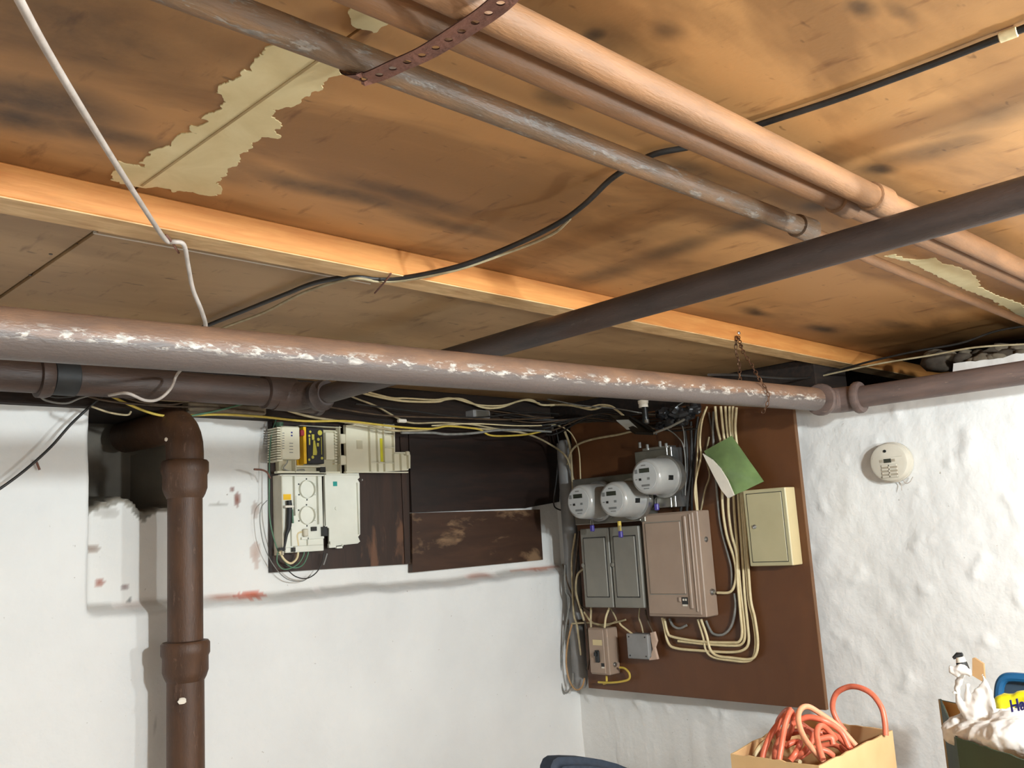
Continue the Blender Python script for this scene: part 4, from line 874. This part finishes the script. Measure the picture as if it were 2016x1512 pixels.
for pp, x, r, mt, lab in (
    (((1405, 810), (1404, 860), (1411, 960), (1418, 1030), (1430, 1080), (1440, 1120), (1441, 1160)), 2.772, .0045, 'grey_c', 'grey cable behind the cream bundle right of load centre'),
    (((1446, 1168), (1448, 1195), (1440, 1232), (1424, 1249), (1405, 1248), (1396, 1236), (1390, 1222)), 2.768, .0045, 'grey_c', 'grey cable looping back under the load centre corner'),
    (((1318, 1218), (1325, 1232), (1338, 1237), (1352, 1231)), 2.768, .0045, 'grey_c', 'short grey cable stub under the load centre'),
    (((1396, 860), (1390, 900), (1397, 935), (1388, 965), (1380, 1004)), 2.768, .003, 'cream_d', 'dusty thin cable right of the dark feeders'),
    (((1392, 800), (1382, 830), (1378, 870), (1380, 900), (1371, 940), (1368, 970), (1372, 1006)), 2.735, .0035, 'cream', 'cream cable taped above and dropping into load centre top'),
    (((1388, 806), (1376, 840), (1374, 880), (1372, 915), (1370, 945), (1374, 1006)), 2.74, .003, 'cream', 'second cream cable dropping into load centre top'),
    (((1345, 830), (1352, 880), (1352, 940), (1345, 975), (1340, 1006)), 2.75, .0055, 'black_c', 'black feeder cable nearest the upper meter socket'),
    (((1360, 830), (1362, 890), (1358, 950), (1352, 1006)), 2.755, .0055, 'black_c', 'black feeder cable in the middle above the load centre'),
    (((1374, 820), (1368, 870), (1362, 950), (1362, 1006)), 2.765, .005, 'black_c', 'black feeder cable on the right above the load centre'),
    (((1310, 842), (1332, 858), (1346, 880), (1350, 930), (1349, 975)), 2.72, .0022, 'grey_c', 'thin grey wire curving down beside the black feeders'),
    (((1340, 828), (1346, 850), (1348, 880)), 2.70, .0018, 'grey_c', 'thin grey wire hanging from the black film bundle'),
    (((1395, 812), (1404, 860), (1412, 900)), 2.775, .0045, 'brown_c', 'dark cable left of the cream bundle top'),
    # lower left corner of the board
    (((1112, 1112), (1112, 1140), (1114, 1165), (1122, 1182), (1116, 1220), (1106, 1290), (1104, 1335), (1110, 1362), (1118, 1362), (1127, 1345), (1128, 1325)), 2.755, .0034, 'grey_c', 'grey cable looping lowest in the corner'),
    (((1126, 1228), (1117, 1270), (1115, 1310), (1122, 1342), (1134, 1358), (1146, 1352), (1151, 1335)), 2.75, .0034, 'tan_c', 'tan cable loop below the grey conduit'),
    (((1133, 1050), (1126, 1100), (1127, 1150), (1130, 1210), (1136, 1232), (1144, 1290)), 2.75, .0042, 'cream_d', 'dusty cream cable down the front of the conduit'),
    (((1140, 1045), (1135, 1100), (1131, 1160), (1140, 1200), (1154, 1232), (1160, 1290), (1157, 1318)), 2.745, .004, 'brown_c', 'brown cable down the left edge of the board'),
    (((1152, 1118), (1137, 1132), (1134, 1165), (1142, 1195), (1150, 1222)), 2.73, .0045, 'cream_d', 'dusty cable curving out from the left breaker panel'),
    (((1108, 1110), (1120, 1155), (1135, 1185), (1155, 1200), (1166, 1206)), 2.76, .0035, 'brown_c', 'brown wire slanting from the wall corner to the panels'),
    (((1126, 1228), (1160, 1226), (1185, 1230), (1210, 1226), (1232, 1220)), 2.75, .0036, 'cream_d', 'dusty cable tied across above the small switch box'),
    (((1150, 1205), (1165, 1225), (1190, 1232), (1215, 1224), (1224, 1232), (1245, 1248)), 2.755, .0036, 'cream', 'cream cable entering the grey square junction box'),
    (((1200, 1196), (1193, 1215), (1190, 1238)), 2.735, .004, 'cream', 'short cream cable from breaker panel to the small switch box'),
    (((1164, 1194), (1163, 1220), (1164, 1240)), 2.735, .004, 'cream_d', 'short dusty cable into the small switch box top'),
    (((1203, 1198), (1212, 1216), (1214, 1222)), 2.76, .003, 'cream_d', 'thin dusty wire under the right breaker panel'),
    (((1260, 1196), (1258, 1215), (1263, 1232), (1266, 1246)), 2.75, .003, 'cream_d', 'thin cable dropping into the square junction box'),
    (((1270, 1200), (1276, 1225), (1286, 1248), (1284, 1262)), 2.765, .0035, 'brown_c', 'brown cable beside the pink tape strip'),
    (((1220, 1314), (1230, 1316), (1239, 1326), (1238, 1337), (1222, 1342), (1200, 1344), (1178, 1343)), 2.75, .0042, 'yellow_c', 'yellow cable looping under the small switch box'),
    (((1194, 1330), (1194, 1343), (1188, 1346)), 2.755, .0042, 'yellow_c', 'short yellow cable below the small switch box')):
    cable(XP(x, *pp), r, mt, lab, None, n=8)

# ------------------------------------------------------------------ smoke detector
c = onx(1757, 910, XR-.006); c.x = XR+.003
t = thing('smoke_detector', 'round aged white smoke detector on the right wall', 'smoke detector', c)
ax = Vector((-1, 0, 0)); R_ = .060
obj('base', MB().lathe([(0, .062), (.012, .062), (.014, .058)], c, ax, 40), M['smoke'], t, 40)
obj('cover', MB().lathe([(.010, R_), (.030, R_), (.038, R_-.004), (.041, R_-.012), (.042, 0)], c, ax, 40), M['smoke'], t, 40)
fx = c.x-.042
def sd_(name, y0, z0, y1_, z1, mt, d=.0015): return obj(name, MB().box((fx-d, c.y+y0, c.z+z0), (fx+.002, c.y+y1_, c.z+z1)), M[mt], t)
obj('sensor_hole', MB().lathe([(0, .0045), (.0015, .0045)], (fx, c.y+.006, c.z+.034), ax, 16), M['black'], t)
sd_('test_window', .012, -.002, -.010, .010, 'lcd'); sd_('badge', .024, 0, .016, .008, 'smoke_d'); sd_('badge', -.013, 0, -.022, .008, 'smoke_d')
sd_('label_strip', .045, .0135, -.045, .015, 'smoke'); 
gr = sd_('grille', .022, -.048, -.026, -.008, 'smoke_d', .0006)
for k in range(4): obj('grille_bar', MB().box((fx-.003, c.y-.026, c.z-.047+k*.011), (fx+.001, c.y+.022, c.z-.041+k*.011), .001), M['smoke'], gr)
obj('grille_bar', MB().box((fx-.003, c.y-.003, c.z-.047), (fx+.001, c.y+.000, c.z-.009)), M['smoke'], gr)
obj('lead_wire', MB().tube([(XR-.008, c.y-.012, c.z-.058), (XR-.006, c.y-.019, c.z-.07), (XR-.012, c.y-.020, c.z-.088)], .0012, 6, 4), M['white_c'], t)
obj('lead_wire', MB().tube([(XR-.008, c.y-.026, c.z-.055), (XR-.012, c.y-.035, c.z-.068), (XR-.012, c.y-.048, c.z-.064), (XR-.010, c.y-.058, c.z-.050)], .0014, 6, 4), M['white_c'], t)

# ------------------------------------------------------------------ boxes on the bench at lower right
zr = H-.5; zbt = H-.80
t = thing('workbench', 'plain wooden bench under the cartons', 'bench', (2.25, .85, 0))
obj('bench_top', MB().box((1.7, .35, zbt-.04), (2.80, 1.42, zbt), .004), M['bench'], t)
for x, y in ((1.76, .41), (2.74, .41), (1.76, 1.36), (2.74, 1.36)): obj('leg', MB().box((x-.03, y-.03, 0), (x+.03, y+.03, zbt-.04), .003), M['bench'], t)
def carton(name, lab, cor, z0, z1, mo, mi, flare=0):
    cx_ = sum((c for c in cor), Vector())/4; t = thing(name, lab, 'box', (cx_.x, cx_.y, z0))
    for i in range(4):
        a, b = cor[i], cor[(i+1) % 4]; n_ = (b-a).cross(Vector((0, 0, 1))).normalized()
        if n_.dot(cx_-a) < 0: n_ = -n_
        n_ = n_*.004
        a0, b0 = Vector((a.x, a.y, z0)), Vector((b.x, b.y, z0)); a1, b1 = Vector((a.x, a.y, z1)), Vector((b.x, b.y, z1))
        m1 = MB(); k = 14; top_ = [a1+(b1-a1)*(j/k)+Vector((0, 0, .003*fb(j, i, 1, .7) if 0 < j < k else 0)) for j in range(k+1)]
        poly = [a0]+[b0]+top_[::-1]
        o = obj('side_panel', m1.prism(poly, n_), M[mo if not isinstance(mo, list) else mo[i]], t, 0)
        obj('inner_face', MB().prism([p+n_*1.02+Vector((0, 0, -.001)) for p in poly], n_*.15), M[mi], o, 0)
    obj('bottom_panel', MB().prism([Vector((c.x, c.y, z0+.001))*1.0 for c in cor], (0, 0, .004)), M[mi], t, 0)
    return t
c4 = [onz(1438, 1484, zr), onz(1612, 1508, zr), onz(1757, 1438, zr), onz(1570, 1412, zr)]
carton('cardboard_box', 'open cardboard box full of orange extension cord', c4, zbt, zr, 'carton', 'carton_d')
cen = sum(c4, Vector())/4
def zz(px, py, k):      # a point over the box at a chosen distance from the near rim (0) to the far rim (1)
    x = 1.86+.30*k; return onx(px, py, x)
main = [  # (pixel, pixel, k)
    [(1500, 1498, .05), (1505, 1475, .1), (1520, 1442, .2), (1545, 1410, .35), (1556, 1398, .4), (1545, 1402, .5), (1520, 1425, .6), (1500, 1452, .65)],
    [(1533, 1500, .0), (1538, 1470, .05), (1545, 1430, .15), (1556, 1400, .25), (1562, 1420, .35), (1550, 1455, .5)],
    [(1622, 1500, .08), (1600, 1475, .08), (1582, 1450, .12), (1572, 1420, .2), (1575, 1398, .3), (1590, 1391, .4), (1615, 1405, .5), (1650, 1430, .6), (1685, 1468, .62)],
    [(1560, 1425, .3), (1590, 1412, .35), (1625, 1420, .4), (1655, 1440, .5), (1672, 1472, .5)],
    [(1620, 1495, .05), (1612, 1470, .1), (1608, 1445, .2), (1613, 1430, .3), (1625, 1432, .4), (1645, 1455, .5)],
    [(1545, 1470, .2), (1560, 1462, .25), (1575, 1462, .3), (1568, 1480, .1), (1556, 1497, .05)],
    [(1565, 1490, .1), (1585, 1478, .12), (1600, 1452, .3), (1590, 1440, .4), (1570, 1440, .5), (1540, 1440, .55)],
    [(1600, 1473, .2), (1625, 1478, .25), (1640, 1488, .3)],
    [(1612, 1455, .35), (1635, 1452, .4), (1640, 1465, .4)],
    [(1500, 1450, .6), (1515, 1430, .6), (1540, 1418, .6), (1575, 1425, .6), (1600, 1440, .7), (1640, 1445, .8)],
    [(1622, 1440, .6), (1645, 1448, .6), (1665, 1465, .6), (1680, 1478, .6)],
    [(1525, 1499, .05), (1528, 1470, .3), (1545, 1448, .5), (1590, 1437, .5)],
]
m = MB()
def zin(q):
    return Vector((max(1.835, min(2.2, q.x)), max(.995 if q.z < zr+.01 else .9, min(1.19, q.y)), q.z))
for L in main[:2]+main[3:]: m.tube([zin(zz(*q)) for q in L], .0066, 9, 5)
rnd = random.Random(5)
for k in range(7):
    cx_, cy_, r_ = cen.x+rnd.uniform(-.05, .05), cen.y+rnd.uniform(-.02, .02), rnd.uniform(.05, .085); ph = rnd.uniform(0, 6); zc_ = zr-.055-.03*k
    m.tube([(cx_+r_*1.5*math.cos(ph+a*.6), cy_+r_*math.sin(ph+a*.6), zc_+.02*math.sin(a*1.3+k)) for a in range(12)], .0066, 8, 4)
hoop = [(1664, 1440, 1.02), (1648, 1418, 1.02), (1639, 1392, 1.02), (1646, 1366, 1.02), (1667, 1353, 1.02), (1690, 1353, 1.0), (1716, 1366, .98), (1735, 1392, .96), (1742, 1420, .94), (1744, 1448, .92)]
tx = thing('extension_cord', 'tangled orange extension cord coiled in the cardboard box with one high loop', 'cord', (cen.x, cen.y, zr-.25))
m.tube([zz(*q) for q in hoop], .0066, 9, 5)
obj('cord_coil', m, M['orange'], tx, 60)
obj('cord_coil', MB().tube([zin(zz(*q)) for q in main[2]], .0064, 9, 5), M['orange_l'], tx, 60)['label'] = 'faded pale orange loop'
m = MB()
for q in main[:0]: pass
m.tube([zin(zz(*q)) for q in ((1482, 1490, .2), (1480, 1470, .3), (1488, 1458, .4), (1500, 1455, .5), (1540, 1490, .2), (1575, 1500, .1))], .005, 8, 5)
tag(obj('extension_cord', m, M['cream']), 'short cream cord lying beside the orange cord in cardboard box', 'cord')
# second carton: dark green outside
zg = H-.5
g0, g1, g2 = onz(1850, 1376, zg), onz(1882, 1452, zg), onz(2016, 1496, zg)
g2 = g1+(g2-g1)*1.25; g3 = g0+(g2-g1)
carton('cardboard_box', 'dark green cardboard box holding the white plastic bag', [g0, g1, g2, g3], zbt, zg, 'green_box', 'carton')
# plastic bag
def remesh(mb, vox, amp, fr, name, mat, lab, cat, smooth_it=4):
    me = bpy.data.meshes.new('tmp'); me.from_pydata(mb.v, [], mb.f); o = bpy.data.objects.new('tmp', me); COL.objects.link(o)
    md = o.modifiers.new('r', 'REMESH'); md.mode = 'VOXEL'; md.voxel_size = vox
    sm_ = o.modifiers.new('s', 'SMOOTH'); sm_.iterations = smooth_it; sm_.factor = .5
    dg = bpy.context.evaluated_depsgraph_get(); ev = bpy.data.meshes.new_from_object(o.evaluated_get(dg))
    r = MB(); r.v = []; nr = [v.normal.copy() for v in ev.vertices]
    for v, n_ in zip(ev.vertices, nr):
        k = noise.ridged_multi_fractal(v.co*fr, 1, 2, 3, 1, 2)-1.1 if amp else 0
        r.v.append(v.co+n_*(amp*k))
    r.f = [tuple(p.vertices) for p in ev.polygons]
    bpy.data.objects.remove(o); bpy.data.meshes.remove(me); bpy.data.meshes.remove(ev)
    return tag(obj(name, r, M[mat], None, 180), lab, cat)
m = MB(); xg = 2.26
def G(px, py, x=xg): return onx(px, py, x)
for px, py, x, ra in ((1893, 1440, 2.28, (.035, .045, .034)), (1925, 1448, 2.24, (.05, .05, .034)), (1962, 1452, 2.20, (.05, .06, .036)), (2010, 1455, 2.17, (.05, .08, .040)), (2020, 1425, 2.22, (.05, .07, .034)), (1922, 1412, 2.30, (.026, .034, .040)), (1960, 1425, 2.28, (.026, .04, .034))):
    m.blob(G(px, py, x), ra, 3, .12, 2, px)
m.tube([G(1918, 1436), G(1905, 1412), G(1889, 1385), G(1884, 1360), G(1890, 1335), G(1898, 1315)], [.016, .013, .010, .008, .010, .011], 10, 4, .6)
m.tube([G(1905, 1345), G(1903, 1375), G(1912, 1410)], [.007, .006, .012], 8, 4, .6)
m.tube([G(1958, 1440), G(1955, 1405), G(1950, 1372), G(1941, 1345), G(1932, 1325)], [.018, .014, .010, .007, .004], 10, 4, .6)
m.tube([G(1940, 1345), G(1928, 1370), G(1925, 1410)], [.006, .016, .022], 10, 4, .5)
for px, py, ra in ((1893, 1318, (.009, .016, .013)), (1873, 1318, (.006, .007, .010)), (1884, 1330, (.007, .008, .008)), (1909, 1324, (.006, .006, .009)), (1932, 1432, (.010, .013, .012)), (1880, 1364, (.005, .006, .005))): m.blob(G(px, py, 2.24), ra, 2, .35, 2, py)
remesh(m, .0045, .0045, 34, 'plastic_bag', 'bag', 'white plastic grocery bag bulging out of the green box', 'bag', 2)
def text(s, size, mat, name, parent, mtx):
    cu = bpy.data.curves.new('t', 'FONT'); cu.body = s; cu.size = size; cu.extrude = .0006; cu.shear = .2; cu.offset = .0006
    o = bpy.data.objects.new('t', cu); COL.objects.link(o); dg = bpy.context.evaluated_depsgraph_get()
    me = bpy.data.meshes.new_from_object(o.evaluated_get(dg)); mb = MB(); mb.v = [mtx @ v.co for v in me.vertices]; mb.f = [tuple(p.vertices) for p in me.polygons]
    bpy.data.objects.remove(o); bpy.data.curves.remove(cu); return obj(name, mb, mat, parent, 0)
bag = bpy.data.objects['plastic_bag']
p0 = onx(1990, 1402, 2.075); ux = (onx(2016, 1397, 2.065)-p0).normalized(); uz = Vector((0.1, 0.1, 1)).normalized(); uz = (uz-ux*uz.dot(ux)).normalized(); un = ux.cross(uz)
text('Ha', .032, M['ink'], 'printed_lettering', bag, Matrix(((ux.x, uz.x, un.x, p0.x), (ux.y, uz.y, un.y, p0.y), (ux.z, uz.z, un.z, p0.z), (0, 0, 0, 1))))
# bottle, card, bin, yellow film
t = thing('spray_bottle', 'bottle with black and white cap sticking out of the white bag', 'bottle', G(1900, 1330, 2.27))
b0, b1 = G(1898, 1322, 2.27), G(1889, 1291, 2.27)
obj('neck', MB().tube([b0, b0+(b1-b0)*.6], [.014, .012], 14), M['rubber'], t)
obj('white_band', MB().tube([b0+(b1-b0)*.55, b0+(b1-b0)*.92], [.012, .009], 14), M['paper'], t)
obj('spray_head', MB().tube([G(1895, 1288, 2.27), G(1886, 1290, 2.27), G(1876, 1296, 2.265)], [.004, .007, .003], 10), M['rubber'], t)
m = MB().prism([G(a, b, 2.29) for a, b in ((1914, 1296), (1918, 1295), (1936, 1307), (1939, 1345), (1914, 1330))], (.008, 0, 0)); tag(obj('cardboard_piece', m, M['carton_d'], None, 0), 'small tan cardboard piece standing in the white bag', 'cardboard')
t = thing('plastic_bin', 'blue plastic bin behind the white bag at right edge', 'bin', onx(2010, 1400, 2.40))
rimp = [onx(a, b, 2.42) for a, b in ((1966, 1385), (1967, 1360), (1970, 1345), (1977, 1336), (1990, 1333), (2020, 1335), (2060, 1340))]
obj('rim', MB().tube(rimp, .011, 10, 4), M['blue'], t)
q = [onx(a, b, 2.43) for a, b in ((1966, 1400), (1968, 1345), (1978, 1334), (2060, 1340), (2060, 1410))]
obj('wall_panel', MB().prism(q, (.01, 0, 0)), M['blue_d'], t, 0)
m = MB()
for i, (a, b, ry, rz) in enumerate(((1975, 1378, .022, .014), (1990, 1376, .02, .013), (2006, 1374, .025, .012), (1972, 1392, .014, .012), (1985, 1386, .02, .012), (2020, 1368, .03, .012))): m.blob(onx(a, b, 2.30), (.018, ry, rz), 2, .3, 2, i)
remesh(m, .005, .003, 25, 'yellow_wrapper', 'yellow_cloth', 'bright yellow wrapper lying on the white bag', 'wrapper')
# ------------------------------------------------------------------ chair whose back just shows at the bottom edge
cy = 1.62
pa_, pb_ = ony(1075, 1500, cy), ony(1228, 1512, cy)
t = thing('office_chair', 'navy fabric chair back at the bottom of the picture', 'chair', (1.9, cy, 0))
outl = [ony(a, b, cy) for a, b in ((1073, 1530), (1074, 1507), (1079, 1495), (1088, 1489), (1110, 1488), (1140, 1489), (1175, 1494), (1205, 1502), (1232, 1513), (1240, 1530))]
x0, x1 = outl[0].x, outl[-1].x; zs = outl[0].z
outl = [Vector((x0+.02, cy, zs-.36))]+outl+[Vector((x1-.02, cy, zs-.40))]
m = bmesh.new(); vs = [m.verts.new(p+Vector((0, -.035, 0))) for p in outl]; f_ = m.faces.new(vs); r_ = bmesh.ops.extrude_face_region(m, geom=[f_])
bmesh.ops.translate(m, verts=[v for v in r_['geom'] if isinstance(v, bmesh.types.BMVert)], vec=(0, .07, 0)); bmesh.ops.recalc_face_normals(m, faces=m.faces[:])
bmesh.ops.bevel(m, geom=[e for e in m.edges if abs((e.verts[0].co-e.verts[1].co).y) < .001], offset=.018, segments=3, affect='EDGES')
obj('backrest', MB().bm(m), M['navy'], t, 50)
xm = (x0+x1)/2
obj('seat', MB().box((xm-.2, cy+.04, .42), (xm+.2, cy+.46, .49), .03, 3), M['navy'], t, 60)
obj('back_post', MB().box((xm-.03, cy+.03, .44), (xm+.03, cy+.045, .8), .004).box((xm-.03, cy+.03, .405), (xm+.03, cy+.16, .42)), M['black'], t)
for sx, sy in ((-1, -1), (1, -1), (-1, 1), (1, 1)): obj('leg', MB().tube([(xm+sx*.16, cy+.25+sy*.17, .42), (xm+sx*.19, cy+.25+sy*.20, 0)], .012, 10), M['black'], t)
bpy.context.view_layer.update()
